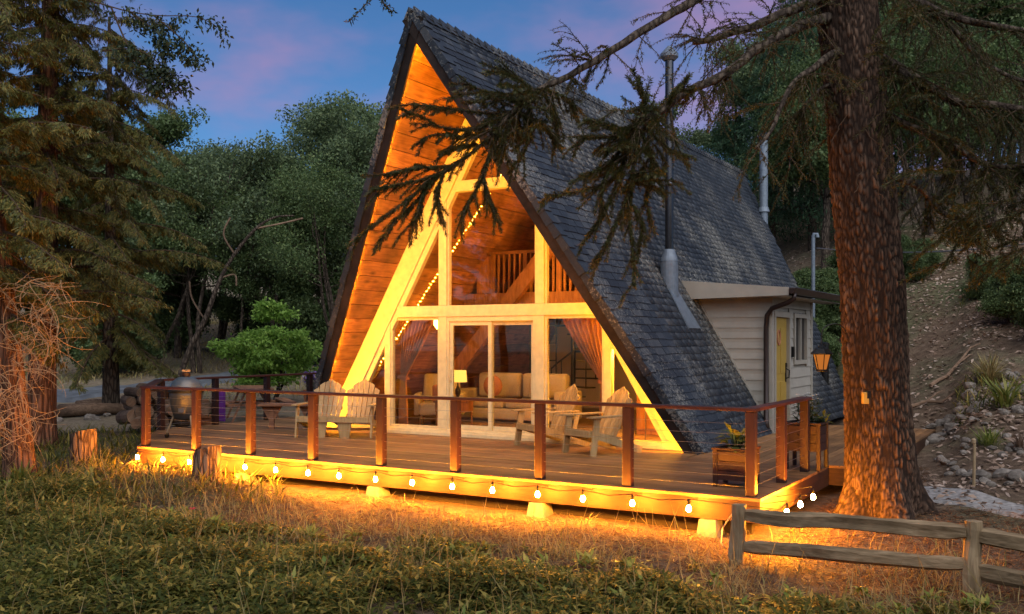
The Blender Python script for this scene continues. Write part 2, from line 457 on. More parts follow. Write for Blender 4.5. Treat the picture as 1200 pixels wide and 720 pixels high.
# ------------------------------------------------------------------ terrain
def make_ground_mat():
    m, nt, N, L, out = new_mat('ground_soil')
    mp = coords(N, L, (1, 1, 1))
    n1 = noise(N, L, mp, .55, 5, .6); n2 = noise(N, L, mp, 7, 6, .65); n3 = noise(N, L, mp, 60, 4, .7)
    soil = ramp(N, [(.3, (.075, .05, .034)), (.55, (.145, .098, .064)), (.75, (.21, .155, .108))]); L.new(n2.outputs['Fac'], soil.inputs[0])
    dry = ramp(N, [(.3, (.16, .125, .085)), (.7, (.27, .22, .15))]); L.new(n2.outputs['Fac'], dry.inputs[0])
    green = ramp(N, [(.3, (.03, .05, .018)), (.7, (.075, .11, .035))]); L.new(n2.outputs['Fac'], green.inputs[0])
    at = N.new('ShaderNodeAttribute'); at.attribute_name = 'cover'      # r = dry grass, g = green growth
    sp = N.new('ShaderNodeSeparateColor'); L.new(at.outputs['Color'], sp.inputs[0])
    ad = N.new('ShaderNodeMath'); ad.operation = 'ADD'; L.new(sp.outputs[0], ad.inputs[0])
    mr = N.new('ShaderNodeMapRange'); mr.inputs[1].default_value = .3; mr.inputs[2].default_value = .7; mr.inputs[3].default_value = -.4; mr.inputs[4].default_value = .4
    L.new(n1.outputs['Fac'], mr.inputs[0]); L.new(mr.outputs[0], ad.inputs[1]); ad.use_clamp = True
    ag = N.new('ShaderNodeMath'); ag.operation = 'ADD'; ag.use_clamp = True; L.new(sp.outputs[1], ag.inputs[0]); L.new(mr.outputs[0], ag.inputs[1])
    c1 = mixc(N, L, soil.outputs[0], dry.outputs[0], ad.outputs[0])
    c2 = mixc(N, L, c1.outputs[0], green.outputs[0], ag.outputs[0])
    fine = ramp(N, [(.35, (.6, .6, .6)), (.65, (1.2, 1.2, 1.2))]); L.new(n3.outputs['Fac'], fine.inputs[0])
    c3 = mixc(N, L, c2.outputs[0], fine.outputs[0], 1, 'MULTIPLY')
    h = mixc(N, L, n2.outputs['Color'], n3.outputs['Color'], .5)
    principled(N, L, out, c3.outputs[0], .95, .1, 0, bump(N, L, h.outputs[0], .8, .05))
    return m
M['ground'] = make_ground_mat()

def graded(a, b, n0, n1, step):
    lo = -np.cumsum(np.geomspace(step, 30, n0))[::-1] + a
    hi = np.cumsum(np.geomspace(step, 30, n1)) + b
    return np.concatenate([lo, np.arange(a, b, step), hi])
gx = graded(-24, 8, 40, 40, .22); gy = graded(1, 44, 24, 34, .22)
XX, YY = np.meshgrid(gx, gy)
ZZ = gzv(XX, YY)
_r = np.sqrt(XX ** 2 + YY ** 2)
V = np.stack([XX, YY, ZZ], -1).reshape(-1, 3)
nx, ny = len(gx), len(gy)
ii, jj = np.meshgrid(np.arange(nx - 1), np.arange(ny - 1))
a = (jj * nx + ii).ravel()
ground = np_mesh('ground', V, np.stack([a, a + 1, a + nx + 1, a + nx], -1), M['ground'], smooth=True, kind='structure')
lv, tv = _c * V[:, 0] + _s * V[:, 1], -_s * V[:, 0] + _c * V[:, 1]
pxv = 600 + FPX * lv / np.maximum(tv, 1)
dry = np.where((pxv < 560) & (tv > 20), .9, 0.0)
green = np.where((pxv > 880) & (pxv < 1180) & (tv > 25) & (tv < 37), .45, 0.0) * np.where(pxv < 1060, 1.3, .7)
green = np.maximum(green, np.where((pxv < 330) & (tv > 12) & (tv < 17), .35, 0))
dry = np.maximum(dry, np.where((pxv > 880) & (tv > 37), .5, 0))
ca = ground.data.color_attributes.new('cover', 'FLOAT_COLOR', 'POINT')
cc = np.zeros((len(V), 4), np.float32); cc[:, 0] = dry; cc[:, 1] = green; cc[:, 3] = 1
ca.data.foreach_set('color', cc.ravel())

def strip(name, pts, widths, mat, lift=.02, n=60, kind='structure'):
    """a paved strip draped on the ground, with a thin edge of its own"""
    P_ = np.array(pts, float); tt = np.linspace(0, len(pts) - 1, n)
    xs = np.interp(tt, range(len(pts)), P_[:, 0]); ys = np.interp(tt, range(len(pts)), P_[:, 1])
    ws = np.interp(tt, range(len(pts)), widths)
    dx, dy = np.gradient(xs), np.gradient(ys); ln = np.hypot(dx, dy); nx_, ny_ = -dy / ln, dx / ln
    K = 9; vs = []
    for k in range(K):
        f = (k / (K - 1) - .5)
        X = xs + nx_ * ws * f; Y = ys + ny_ * ws * f
        z = gzv(X, Y) + (lift + .03 if 0 < k < K - 1 else -.06)
        vs.append(np.stack([X, Y, z], -1))
    V = np.stack(vs, 1).reshape(-1, 3)
    i, j = np.meshgrid(np.arange(K - 1), np.arange(n - 1)); a = (j * K + i).ravel()
    return np_mesh(name, V, np.stack([a, a + 1, a + K + 1, a + K], -1), mat, smooth=False, kind=kind)
strip('driveway', [cw((px - 600) / FPX * t, t) for px, t in ((-160, 25), (60, 27), (160, 29), (260, 33), (370, 38), (520, 42))], [3.2, 3, 3, 3.2, 3.6, 4], M['road'], .04)
strip('path', [cw((px - 600) / FPX * t, t) for px, t in ((1035, 12.95), (1085, 12.5), (1150, 11.8), (1215, 11.1), (1330, 10.2))], [1.0, .95, .95, 1.0, 1.1], M['pathm'], .0)

# ------------------------------------------------------------------ the A-frame house (local: x across, y back from the glass wall)
HX, HY, HW, HH = -8.72, 14.0, 3.88, 6.65
LS = math.hypot(HW, HH)
dX, dZ = HW / LS, HH / LS                  # down the slope
nX, nZ = HH / LS, HW / LS                  # out of the slope
def yF(v): return -2.26 + 1.89 * v / LS
def yB(v): return 14.0 - 3.5 * v / LS
def rp(s, v, y, off=0.0):
    return Vector((s * (dX * v + nX * off), y, HH - dZ * v + nZ * off))
def line_x(off, z):                        # |x| of the slope line set off inwards at height z
    v = (HH + nZ * off - z) / dZ
    return dX * v + nX * off

def shingle_mat(name, tint=(1, 1, 1)):
    m, nt, N, L, out = new_mat(name)
    ad = N.new('ShaderNodeMath'); ad.operation = 'ADD'; L.new(obj_rand(N), ad.inputs[0]); L.new(isl_rand(N), ad.inputs[1])
    fr = N.new('ShaderNodeMath'); fr.operation = 'FRACT'; L.new(ad.outputs[0], fr.inputs[0])
    r = ramp(N, [(0, (.015, .020, .029)), (.5, (.023, .031, .043)), (.85, (.033, .041, .053)), (1, (.058, .062, .068))]); L.new(fr.outputs[0], r.inputs[0])
    t = N.new('ShaderNodeNewGeometry')
    n1 = N.new('ShaderNodeTexNoise'); n1.inputs['Scale'].default_value = .55; n1.inputs['Detail'].default_value = 5; L.new(t.outputs['Position'], n1.inputs['Vector'])
    n2 = N.new('ShaderNodeTexNoise'); n2.inputs['Scale'].default_value = 24; n2.inputs['Detail'].default_value = 5; n2.inputs['Roughness'].default_value = .7; L.new(t.outputs['Position'], n2.inputs['Vector'])
    mu = N.new('ShaderNodeMath'); mu.operation = 'MULTIPLY'; L.new(n1.outputs['Fac'], mu.inputs[0]); L.new(n2.outputs['Fac'], mu.inputs[1])
    rm = ramp(N, [(.265, (0, 0, 0)), (.34, (1, 1, 1))]); L.new(mu.outputs[0], rm.inputs[0])   # pale lichen and needle litter
    c = mixc(N, L, r.outputs[0], (.19, .18, .155), rm.outputs[0])
    fine = ramp(N, [(.3, (.7, .7, .7)), (.7, (1.15, 1.15, 1.15))]); L.new(n2.outputs['Fac'], fine.inputs[0])
    c2 = mixc(N, L, c.outputs[0], fine.outputs[0], 1, 'MULTIPLY')
    principled(N, L, out, c2.outputs[0], .62, .35, 0, bump(N, L, n2.outputs['Fac'], .5, .01))
    return m
M['shingle'] = shingle_mat('slate_shingle')

house = thing('a_frame_house', 'tall A-frame cabin with a glass front and dark shingled roof on the lit deck', 'house', (HX, HY, 0))
def hb(mb, name, mat, parent=None, **k):
    return mb.build(name, M[mat], parent or house, **k)

# roof boards
roofs = {}
for s in (1, -1):
    mb = MB()
    vend = LS + (.0 if s == 1 else .35)
    mb.hexa([rp(s, 0, yF(0), -.12), rp(s, vend, yF(vend), -.12), rp(s, vend, yB(vend), -.12), rp(s, 0, yB(0), -.12)],
            [rp(s, 0, yF(0), 0), rp(s, vend, yF(vend), 0), rp(s, vend, yB(vend), 0), rp(s, 0, yB(0), 0)])
    roofs[s] = hb(mb, 'roof', 'dark')
rnd = random.Random(4)
SH_E = .136
def shingle_shape(w, L_=.235, h0=.006, h1=.026):
    return [(-w / 2, 0, 0), (w / 2, 0, 0), (w / 2, L_, 0), (-w / 2, L_, 0), (-w / 2, 0, h0), (w / 2, 0, h0), (w / 2, L_, h1), (-w / 2, L_, h1)]
SF = [(4, 5, 6, 7), (0, 1, 5, 4), (1, 2, 6, 5), (2, 3, 7, 6), (3, 0, 4, 7)]
WID = [.2, .24, .29, .34]
sh_mesh = {}
for w in WID:
    me = bpy.data.meshes.new('shingle'); me.from_pydata(shingle_shape(w), [], SF); me.materials.append(M['shingle']); sh_mesh[w] = me
for s in (1, -1):
    lst = []
    v = 0.02
    while v < LS - .02:
        y = yF(v) + .12 + rnd.uniform(0, .1)
        while y < yB(v) - .1:
            w = rnd.choice(WID)
            lst.append((v, y + w / 2, w, rnd.uniform(-.012, .012), rnd.uniform(-.02, .02), rnd.uniform(0, .006)))
            y += w + .008
        v += SH_E
    # shingle frame: local x along the ridge, local y down the slope, local z out of it
    ex = Vector((0, 1, 0)); ey = Vector((s * dX, 0, -dZ)); ez = Vector((s * nX, 0, nZ))
    def keep(q):                       # leave the dormer's footprint open
        return True
    near = sorted(range(len(lst)), key=lambda k: (rp(s, lst[k][0], lst[k][1]) + Vector((HX, HY, -CAM_Z))).length - .0) if s == 1 else []
    near = set(near[:300])
    V = []; F = []
    for k, (v, y, w, dv, tw, lift) in enumerate(lst):
        v0 = v + dv - .07
        base = rp(s, max(v0, .0), y, .002 + lift)
        ca_, sa_ = math.cos(tw), math.sin(tw)
        ax = ex * ca_ + ey * sa_; ay = ey * ca_ - ex * sa_
        if k in near:
            o = bpy.data.objects.new('shingle', sh_mesh[w]); COL.objects.link(o); o.parent = roofs[s]
            o.matrix_local = Matrix(((ax.x, ay.x, ez.x, base.x), (ax.y, ay.y, ez.y, base.y), (ax.z, ay.z, ez.z, base.z), (0, 0, 0, 1)))
        else:
            n = len(V)
            for p in shingle_shape(w):
                q = base + ax * p[0] + ay * p[1] + ez * p[2]; V.append(q[:])
            F.extend([tuple(i + n for i in f) for f in SF])
    np_mesh('shingle_courses', V, F, M['shingle'], roofs[s], kind='stuff')
    # folded pieces along the front rake, and along the ridge
    v = .05
    while v < LS - .02:
        a_, b_ = v, min(v + .27, LS)
        mb = MB()
        j = rnd.uniform(-.012, .012)
        lo = [rp(s, a_, yF(a_) - .035 + j, .0), rp(s, b_, yF(b_) - .045 + j, .018), rp(s, b_, yF(b_) + .17, .018), rp(s, a_, yF(a_) + .17, .0)]
        up = [p + Vector((s * nX, 0, nZ)) * q for p, q in zip(lo, (.028, .036, .032, .026))]
        mb.hexa(lo, up)
        lo2 = [rp(s, a_, yF(a_) - .04 + j, -.07), rp(s, b_, yF(b_) - .052 + j, -.08), rp(s, b_, yF(b_) - .026 + j, -.08), rp(s, a_, yF(a_) - .016 + j, -.07)]
        up2 = [rp(s, a_, yF(a_) - .04 + j, .024), rp(s, b_, yF(b_) - .052 + j, .05), rp(s, b_, yF(b_) - .026 + j, .05), rp(s, a_, yF(a_) - .016 + j, .024)]
        mb.hexa(lo2, up2)
        hb(mb, 'rake_cap', 'shingle', roofs[s])
        v += .215
y = yF(0) - .03
ky = 0
while y < yB(0):
    mb = MB(); h = .03 + .012 * (ky % 2)
    for s in (1, -1):
        a0, a1 = y, y + .26
        lo = [rp(s, 0, a0, .035), rp(s, .17, a0, .035), rp(s, .17, a1, .02), rp(s, 0, a1, .02)]
        up = [rp(s, -.02, a0, .06 + h / 3), rp(s, .17, a0, .06), rp(s, .17, a1, .035), rp(s, -.02, a1, .035)]
        mb.hexa(lo, up)
    hb(mb, 'ridge_cap', 'shingle', roofs[1]); y += .22; ky += 1

# pine planks under both slopes, outside and on through the room
for s in (-1, 1):
    v = .10; k = 0
    while v < LS - .05:
        wv = .285
        b_ = min(v + wv - .012, LS)
        g = rnd.uniform(0, .006)
        mb = MB()
        mb.hexa([rp(s, v, yF(v) + .03, -.150 - g), rp(s, b_, yF(b_) + .03, -.150 - g), rp(s, b_, 7.3, -.150 - g), rp(s, v, 7.3, -.150 - g)],
                [rp(s, v, yF(v) + .03, -.122), rp(s, b_, yF(b_) + .03, -.122), rp(s, b_, 7.3, -.122), rp(s, v, 7.3, -.122)])
        hb(mb, 'ceiling_plank', 'plank'); v += wv
    # barge board with a lip that hides the light strip
    mb = MB(); vt = .02
    mb.hexa([rp(s, vt, yF(vt) - .012, -.23), rp(s, LS, yF(LS) - .012, -.23), rp(s, LS, yF(LS) + .028, -.23), rp(s, vt, yF(vt) + .028, -.23)],
            [rp(s, vt, yF(vt) - .012, -.002), rp(s, LS, yF(LS) - .012, -.002), rp(s, LS, yF(LS) + .028, -.002), rp(s, vt, yF(vt) + .028, -.002)])
    hb(mb, 'barge_board', 'barge')

# LED strips behind the barge boards
M['led'] = emit('warm_led', (1.0, .45, .02), 800.0)
for s, lab in ((-1, 'dotted warm light strip along the open left gable edge of the cabin'), (1, 'warm light strip hidden under the shingled right gable edge')):
    t = thing('light_strip', lab, 'light strip', Vector((HX, HY, 0)) + rp(s, LS * .98, yF(LS) + .06, -.18))
    mb = MB(); mb.bar(rp(s, .3, yF(.3) + .05, -.16), rp(s, LS * .985, yF(LS * .985) + .05, -.16), .012, .004)
    mt = MB(); mt.v = [(x + HX, y + HY, z) for x, y, z in mb.v]; mt.f = mb.f
    mt.build('tape', M['white'], t, world=True)
    mb = MB(); v = .3
    while v < LS * .985:
        p = rp(s, v, yF(v) + .058, -.172) + Vector((HX, HY, 0)); mb.cbox(p, (.012, .012, .012)); v += .075
    mb.build('diode', M['led'], t, world=True, kind='stuff')

# ---- glass front
OFF0, OFFB, OFFC = -.155, -.50, -.60
for s in (-1, 1):
    mb = MB(); z1 = HH + (OFF0 * nZ) - (-OFF0) * nX * dZ / dX * 0
    def apexz(off): return HH + nZ * off + nX * off * dZ / dX
    mb.poly([(s * line_x(OFF0, 0.10), -.08, .10), (0, -.08, apexz(OFF0)), (0, -.08, apexz(OFFB)), (s * line_x(OFFB, .10), -.08, .10)], (0, .16, 0))
    hb(mb, 'rafter_beam', 'white')
    mb = MB(); mb.poly([(s * line_x(OFFB - .003, .10), -.045, .10), (0, -.045, apexz(OFFB - .003)), (0, -.045, apexz(OFFC)), (s * line_x(OFFC, .10), -.045, .10)], (0, .09, 0))
    hb(mb, 'rafter_trim', 'white')
    mb = MB(); mb.box((s * .975 - .085, -.07, .10), (s * .975 + .085, .07, 2.08)); hb(mb, 'post', 'white', bevel=.008)
    mb = MB(); mb.box((s * .975 - .08, -.065, 2.28), (s * .975 + .08, .065, 4.25)); hb(mb, 'post', 'white', bevel=.008)
    mb = MB(); mb.box((s * .975 - .115, -.02, 2.28), (s * .975 - .081, .05, 4.25)); mb.box((s * .975 + .081, -.02, 2.28), (s * .975 + .115, .05, 4.25)); hb(mb, 'post_trim', 'white')
    mb = MB(); mb.box((s * 2.2 - .065, -.06, .10), (s * 2.2 + .065, .06, 2.08)); hb(mb, 'post', 'white', bevel=.008)
mb = MB(); w = line_x(OFFC, 2.08); mb.box((-w, -.075, 2.082), (w, .075, 2.278)); hb(mb, 'cross_beam', 'white', bevel=.008)
mb = MB(); w = line_x(OFFC, 4.25); mb.box((-w, -.075, 4.252), (w, .075, 4.44)); hb(mb, 'cross_beam', 'white', bevel=.008)
mb = MB(); mb.box((-HW + .16, -.12, .0), (HW - .13, .09, .099)); hb(mb, 'sill', 'white', bevel=.006)
mb = MB(); mb.box((-HW + .3, -.155, .001), (HW - .25, -.121, .055)); hb(mb, 'sill_step', 'white')
# narrow frames of the lower side windows
for s in (-1, 1):
    mb = MB(); x0, x1 = s * 1.062, s * 2.133; lo, hi = min(x0, x1), max(x0, x1)
    for bx in (((lo, -.035, .101), (lo + .035, .04, 2.08)), ((hi - .035, -.035, .101), (hi, .04, 2.08)), ((lo + .036, -.03, .101), (hi - .036, .04, .15)), ((lo + .036, -.03, 2.03), (hi - .036, .04, 2.08))):
        mb.box(*bx)
    hb(mb, 'window_frame', 'white')
def pane(pts, y=.012, name='window_pane', parent=None):
    mb = MB(); mb.poly([(x, y, z) for x, z in pts], (0, .01, 0)); return hb(mb, name, 'glass', parent)
pane([(-2.125, .12), (-1.07, .12), (-1.07, 2.07), (-2.125, 2.07)])
pane([(1.07, .12), (2.125, .12), (2.125, 2.07), (1.07, 2.07)])
for s in (-1, 1):
    pts = [(s * 2.27, .11), (s * (line_x(OFFB, .11) + .02), .11), (s * (line_x(OFFB, 1.45) + .02), 1.45), (s * 2.27, min(2.06, HH - 2.27 / dX * dZ - .85))]
    pane([p for p in pts] if s > 0 else pts[::-1])
    pts = [(s * 1.0, 2.29), (s * (line_x(OFFB, 2.29) + .02), 2.29), (s * (line_x(OFFB, 3.85) + .02), 3.85), (s * 1.0, 4.1)]
    pane(pts if s > 0 else pts[::-1])
pane([(-.93, 2.29), (.93, 2.29), (.93, 4.24), (-.93, 4.24)])
pane([(-line_x(OFFC, 4.44) - .05, 4.43), (line_x(OFFC, 4.44) + .05, 4.43), (0, apexz(OFFC) + .05)])
# sliding door: two framed panels
mb = MB(); mb.box((-.889, -.055, .1), (-.845, .06, 2.079)); mb.box((.845, -.055, .1), (.889, .06, 2.079)); mb.box((-.844, -.055, 2.0), (.844, .06, 2.079)); mb.box((-.844, -.055, .1), (.844, .06, .125))
hb(mb, 'door_frame', 'white')
for k, (x0, x1, y0) in enumerate(((-.843, .02, -.03), (-.05, .843, .012))):
    mb = MB(); y1 = y0 + .035
    mb.box((x0, y0, .126), (x0 + .07, y1, 1.998)); mb.box((x1 - .07, y0, .126), (x1, y1, 1.998)); mb.box((x0 + .071, y0, .126), (x1 - .071, y1, .2)); mb.box((x0 + .071, y0, 1.93), (x1 - .071, y1, 1.998))
    d = hb(mb, 'sliding_door', 'white')
    mb = MB(); mb.box((x0 + .06, y0 + .012, .19), (x1 - .06, y0 + .022, 1.94)); hb(mb, 'door_pane', 'glass', d)
    if k == 0:
        mb = MB(); mb.tube([(x0 + .035, y0, .95), (x0 + .035, y0 - .045, .97), (x0 + .035, y0 - .05, 1.06), (x0 + .035, y0 - .045, 1.15), (x0 + .035, y0, 1.17)], .01, 6); hb(mb, 'door_handle', 'white', d)

# ---- inside
mb = MB(); mb.box((-HW + .2, .10, -.06), (HW - .2, 7.2, .02)); hb(mb, 'room_floor', 'floorw')
mb = MB(); w = line_x(-.16, .02); w2 = line_x(-.16, 2.6); mb.poly([(-w, 7.2, .02), (w, 7.2, .02), (w2, 7.2, 2.6), (-w2, 7.2, 2.6)], (0, .1, 0)); hb(mb, 'back_wall', 'interior_wall')
mb = MB(); mb.poly([(-w2, 7.2, 2.603), (w2, 7.2, 2.603), (0, 7.2, 6.2)], (0, .1, 0)); hb(mb, 'back_wall', 'beam_in')
mb = MB(); w = line_x(-.16, 2.45); mb.box((-w + .0, 2.68, 2.46), (w, 7.19, 2.6)); hb(mb, 'loft_floor', 'beam_in')
mb = MB(); mb.box((-w - .0, 2.56, 2.40), (w, 2.678, 2.62)); hb(mb, 'loft_beam', 'beam_in')
wl_ = line_x(-.16, 3.45)
mb = MB(); mb.box((-wl_, 2.58, 3.4), (wl_, 2.66, 3.46)); hb(mb, 'loft_rail', 'beam_in')
x = -wl_ + .1
k = 0
while x < wl_ - .05:
    hw = .045 if k % 6 == 0 else .017
    mb = MB(); mb.box((x - hw, 2.60 - hw * .3, 2.622), (x + hw, 2.64 + hw * .3, 3.398)); hb(mb, 'baluster', 'beam_in'); x += .125; k += 1
mb = MB(); mb.box((-wl_ - .3, 2.61, 2.63), (-wl_ + .12, 2.64, 3.38)); hb(mb, 'loft_panel', 'beam_in')
mb = MB(); mb.bar((-2.95, 2.4, .38), (.95, 2.4, 4.70), .27, .14, (0, 1, 0)); hb(mb, 'brace_beam', 'beam_in')
# spiral stair in black metal
mb = MB(); cx, cy_ = -.35, 3.75
mb.tube([(cx, cy_, .02), (cx, cy_, 2.6)], .05, 10)
for k in range(14):
    a0 = R(-110 + k * 24); a1 = a0 + R(24); z = .16 + k * .18
    if z > 2.5: break
    q = [(cx + .05 * math.cos(a0), cy_ + .05 * math.sin(a0), z), (cx + .6 * math.cos(a0), cy_ + .6 * math.sin(a0), z), (cx + .6 * math.cos(a1), cy_ + .6 * math.sin(a1), z), (cx + .05 * math.cos(a1), cy_ + .05 * math.sin(a1), z)]
    mb.poly(q, (0, 0, .03))
    mb.tube([q[1], (q[1][0], q[1][1], z + .95)], .014, 6)
mb.tube([(cx + .6 * math.cos(R(-110 + k * 12)), cy_ + .6 * math.sin(R(-110 + k * 12)), 1.1 + k * .09) for k in range(26)], .018, 6)
for x in (-1.02, -.72, -.42): mb.box((x, 3.1, .9), (x + .025, 3.125, 2.4))
for z in (.9, 1.25, 1.6, 1.95, 2.3): mb.box((-1.02, 3.1, z), (-.4, 3.125, z + .025))
hb(mb, 'spiral_stair', 'blackmetal')

# ---- entry dormer on the right slope
DY0, DY1, DX = 3.3, 6.25, HW
def slope_x(z): return HW * (1 - z / HH)
ROWH = .19
z = 0.0
while z < 2.45:
    z1 = min(z + ROWH, 2.5); x0, x1 = slope_x(z) - .05, slope_x(z1) - .05
    mb = MB(); mb.hexa([(x0, DY0 - .012, z), (DX - .105, DY0 - .012, z), (DX - .105, DY0 + .03, z), (x0, DY0 + .03, z)], [(x1, DY0 + .008, z1 - .004), (DX - .105, DY0 + .008, z1 - .004), (DX - .105, DY0 + .03, z1 - .004), (x1, DY0 + .03, z1 - .004)])
    hb(mb, 'siding_board', 'siding')
    cuts = []
    if z < 2.2: cuts.append((3.42, 4.52))
    if z1 > 1.2 and z < 2.2: cuts.append((4.78, 5.82))
    ys = DY0 + .105
    segs = []
    for c0, c1 in cuts:
        segs.append((ys, c0)); ys = c1
    segs.append((ys, DY1 - .1))
    for y0, y1 in segs:
        if y1 - y0 < .05: continue
        mb = MB(); mb.hexa([(DX - .03, y0, z), (DX + .012, y0, z), (DX + .012, y1, z), (DX - .03, y1, z)], [(DX - .03, y0, z1 - .004), (DX - .008, y0, z1 - .004), (DX - .008, y1, z1 - .004), (DX - .03, y1, z1 - .004)])
        hb(mb, 'siding_board', 'siding')
    z += ROWH
mb = MB(); mb.box((DX - .1, DY0 - .02, 0), (DX + .02, DY0 + .1, 2.52)); hb(mb, 'corner_trim', 'cream')
mb = MB(); mb.box((DX - .1, DY1 - .1, 0), (DX + .02, DY1 + .02, 2.52)); hb(mb, 'corner_trim', 'cream')
mb = MB(); mb.poly([(slope_x(0) + .06, DY0 - .03, .0), (slope_x(0) - .10, DY0 - .03, .0), (slope_x(2.5) - .10, DY0 - .03, 2.5), (slope_x(2.5) + .06, DY0 - .03, 2.5)][::-1], (0, .03, 0)); hb(mb, 'rake_trim', 'cream')
mb = MB(); mb.poly([(DX - .035, DY0, 0), (DX - .035, DY0, 2.5), (slope_x(2.5), DY0, 2.5)][::-1], (0, .02, 0)); hb(mb, 'dormer_wall', 'cream')
mb = MB(); mb.box((DX - .08, DY0 + .12, 0), (DX - .032, 3.41, 2.5)); mb.box((DX - .08, 4.53, 0), (DX - .032, DY1 - .12, 1.19)); mb.box((DX - .08, 3.412, 2.21), (DX - .032, DY1 - .12, 2.5)); mb.box((DX - .08, 4.53, 1.191), (DX - .032, 4.79, 2.2)); mb.box((DX - .08, 5.81, 1.191), (DX - .032, DY1 - .12, 2.2)); hb(mb, 'dormer_wall', 'cream')
# door with frame
mb = MB(); mb.box((DX - .09, 3.42, 0), (DX + .03, 3.51, 2.2)); mb.box((DX - .09, 4.42, 0), (DX + .03, 4.52, 2.2)); mb.box((DX - .09, 3.511, 2.1), (DX + .03, 4.419, 2.2)); hb(mb, 'door_frame', 'cream')
mb = MB(); mb.box((DX - .07, 3.515, .02), (DX - .03, 4.415, 2.095)); dr = hb(mb, 'entry_door', 'door', bevel=.004)
for z0, z1 in ((.2, .9), (1.05, 1.9)):
    mb = MB(); mb.box((DX - .031, 3.63, z0), (DX - .02, 3.94, z1)); mb.box((DX - .031, 3.99, z0), (DX - .02, 4.30, z1)); hb(mb, 'door_panel', 'door', dr, bevel=.006, kind='stuff')
mb = MB(); mb.tube([(DX - .02, 4.33, .95), (DX + .04, 4.33, .97), (DX + .05, 4.33, 1.1), (DX - .02, 4.33, 1.14)], .013, 6); mb.cbox((DX - .015, 4.33, 1.2), (.03, .06, .09)); mb.cbox((DX - .02, 4.33, 1.03), (.012, .05, .3)); hb(mb, 'door_handle', 'blackmetal', dr)
mb = MB(); mb.tube([(DX - .015, 3.82 + .09 * math.cos(R(a)), 1.72 + .13 * math.sin(R(a))) for a in range(0, 370, 20)], .02, 6); hb(mb, 'wreath', 'pillow', dr)
mb = MB()
for b0, b1 in (((DX - .06, 4.79, 1.2), (DX + .035, 4.87, 2.19)), ((DX - .06, 5.73, 1.2), (DX + .035, 5.81, 2.19)), ((DX - .06, 4.871, 1.2), (DX + .035, 5.729, 1.28)), ((DX - .06, 4.871, 2.11), (DX + .035, 5.729, 2.19)), ((DX - .05, 5.27, 1.281), (DX + .025, 5.33, 2.109))): mb.box(b0, b1)
wf = hb(mb, 'window', 'cream')
for y0, y1 in ((4.872, 5.269), (5.331, 5.728)):
    mb = MB(); mb.box((DX - .03, y0, 1.281), (DX - .02, y1, 2.109)); hb(mb, 'pane', 'dglass', wf)
mb = MB(); mb.box((DX + .013, 4.6, 1.35), (DX + .06, 4.68, 1.55)); hb(mb, 'door_bell', 'blackmetal')
# dormer roof, fascia, gutter, downspout
DR0, DR1 = DY0 - .3, DY1 + .85
mb = MB(); mb.hexa([(2.15, DR0, 2.70), (4.28, DR0, 2.52), (4.28, DR1, 2.52), (2.15, DR1, 2.70)], [(2.15, DR0, 2.76), (4.28, DR0, 2.58), (4.28, DR1, 2.58), (2.15, DR1, 2.76)]); dro = hb(mb, 'dormer_roof', 'dark')
V = []; F = []; kk = 0
x = 2.2
while x < 4.2:
    y = DR0 + .01
    while y < DR1 - .1:
        w = rnd.choice(WID); n = len(V); zb = 2.764 - (x - 2.15) * .0845
        for px_, py_, pz_ in shingle_shape(w): V.append((x + py_, y + w / 2 + px_, zb - py_ * .0845 + pz_))
        F.extend([tuple(i + n for i in f) for f in SF]); y += w + .008
    x += .15
np_mesh('shingle_courses', V, F, M['shingle'], dro, kind='stuff')
mb = MB(); mb.poly([(2.27, DR0 - .03, 2.78), (slope_x(2.43) + .03, DR0 - .03, 2.43), (4.27, DR0 - .03, 2.46), (4.27, DR0 - .03, 2.60)][::-1], (0, .028, 0)); hb(mb, 'fascia', 'cream')
mb = MB(); mb.box((2.5, DR0 + .0, 2.44), (4.26, DY0 - .035, 2.46)); mb.box((DX + .025, DY0 - .034, 2.44), (4.26, DR1, 2.46)); hb(mb, 'soffit', 'cream')
mb = MB(); mb.poly([(4.285, DR0 - .06, 2.48), (4.37, DR0 - .06, 2.48), (4.41, DR0 - .06, 2.59), (4.285, DR0 - .06, 2.59)], (0, DR1 - DR0 + .08, 0)); hb(mb, 'gutter', 'bronze', bevel=.01)
mb = MB(); mb.tube([(4.34, DR0 + .06, 2.50), (4.34, DR0 + .06, 2.40), (4.22, DR0 + .09, 2.33), (3.92, DR0 + .18, 2.24), (3.82, DR0 + .225, 2.12), (3.80, DR0 + .23, 1.9), (3.80, DR0 + .23, .22), (3.84, DR0 + .16, .10)], .045, 10); hb(mb, 'downspout', 'bronze', smooth=True)

# roof pipes (things fixed to the roof): front stove pipe with its boot, rear flue, low vent
def wpt(x, y, z): return Vector((HX + x, HY + y, z))
def lathe_parts(root, parts):
    for nm, prof, mat in parts:
        mb = MB(); mb.lathe(prof, 20); mb.build(nm, M[mat], root, smooth=False)
p = wpt(2.36, 2.2, 2.35)
t = thing('stove_pipe', 'tall shiny stove pipe rising from a grey boot on the near roof slope', 'chimney pipe', p)
lathe_parts(t, [('pipe', [(.075, .8), (.075, 4.3)], 'pipe'), ('boot', [(.165, -.05), (.155, .70), (.15, .72)], 'galv'), ('storm_collar', [(.16, .721), (.155, .75), (.095, .93), (.085, .94)], 'galv'), ('pipe_band', [(.086, 2.1), (.086, 2.16)], 'galv'), ('rain_cap', [(.10, 4.3), (.16, 4.36), (.16, 4.42), (.03, 4.56)], 'galv')])
mb = MB(); q = [rp(1, 5.55, 1.9, .03), rp(1, 5.55, 2.5, .03), rp(1, 4.75, 2.4, .03), rp(1, 4.75, 2.0, .03)]
mb.poly([Vector((HX, HY, 0)) + x for x in q], Vector((nX, 0, nZ)) * .02); mb.build('flashing', M['galv'], t, world=True)
p = P(895, 262, 27.3)
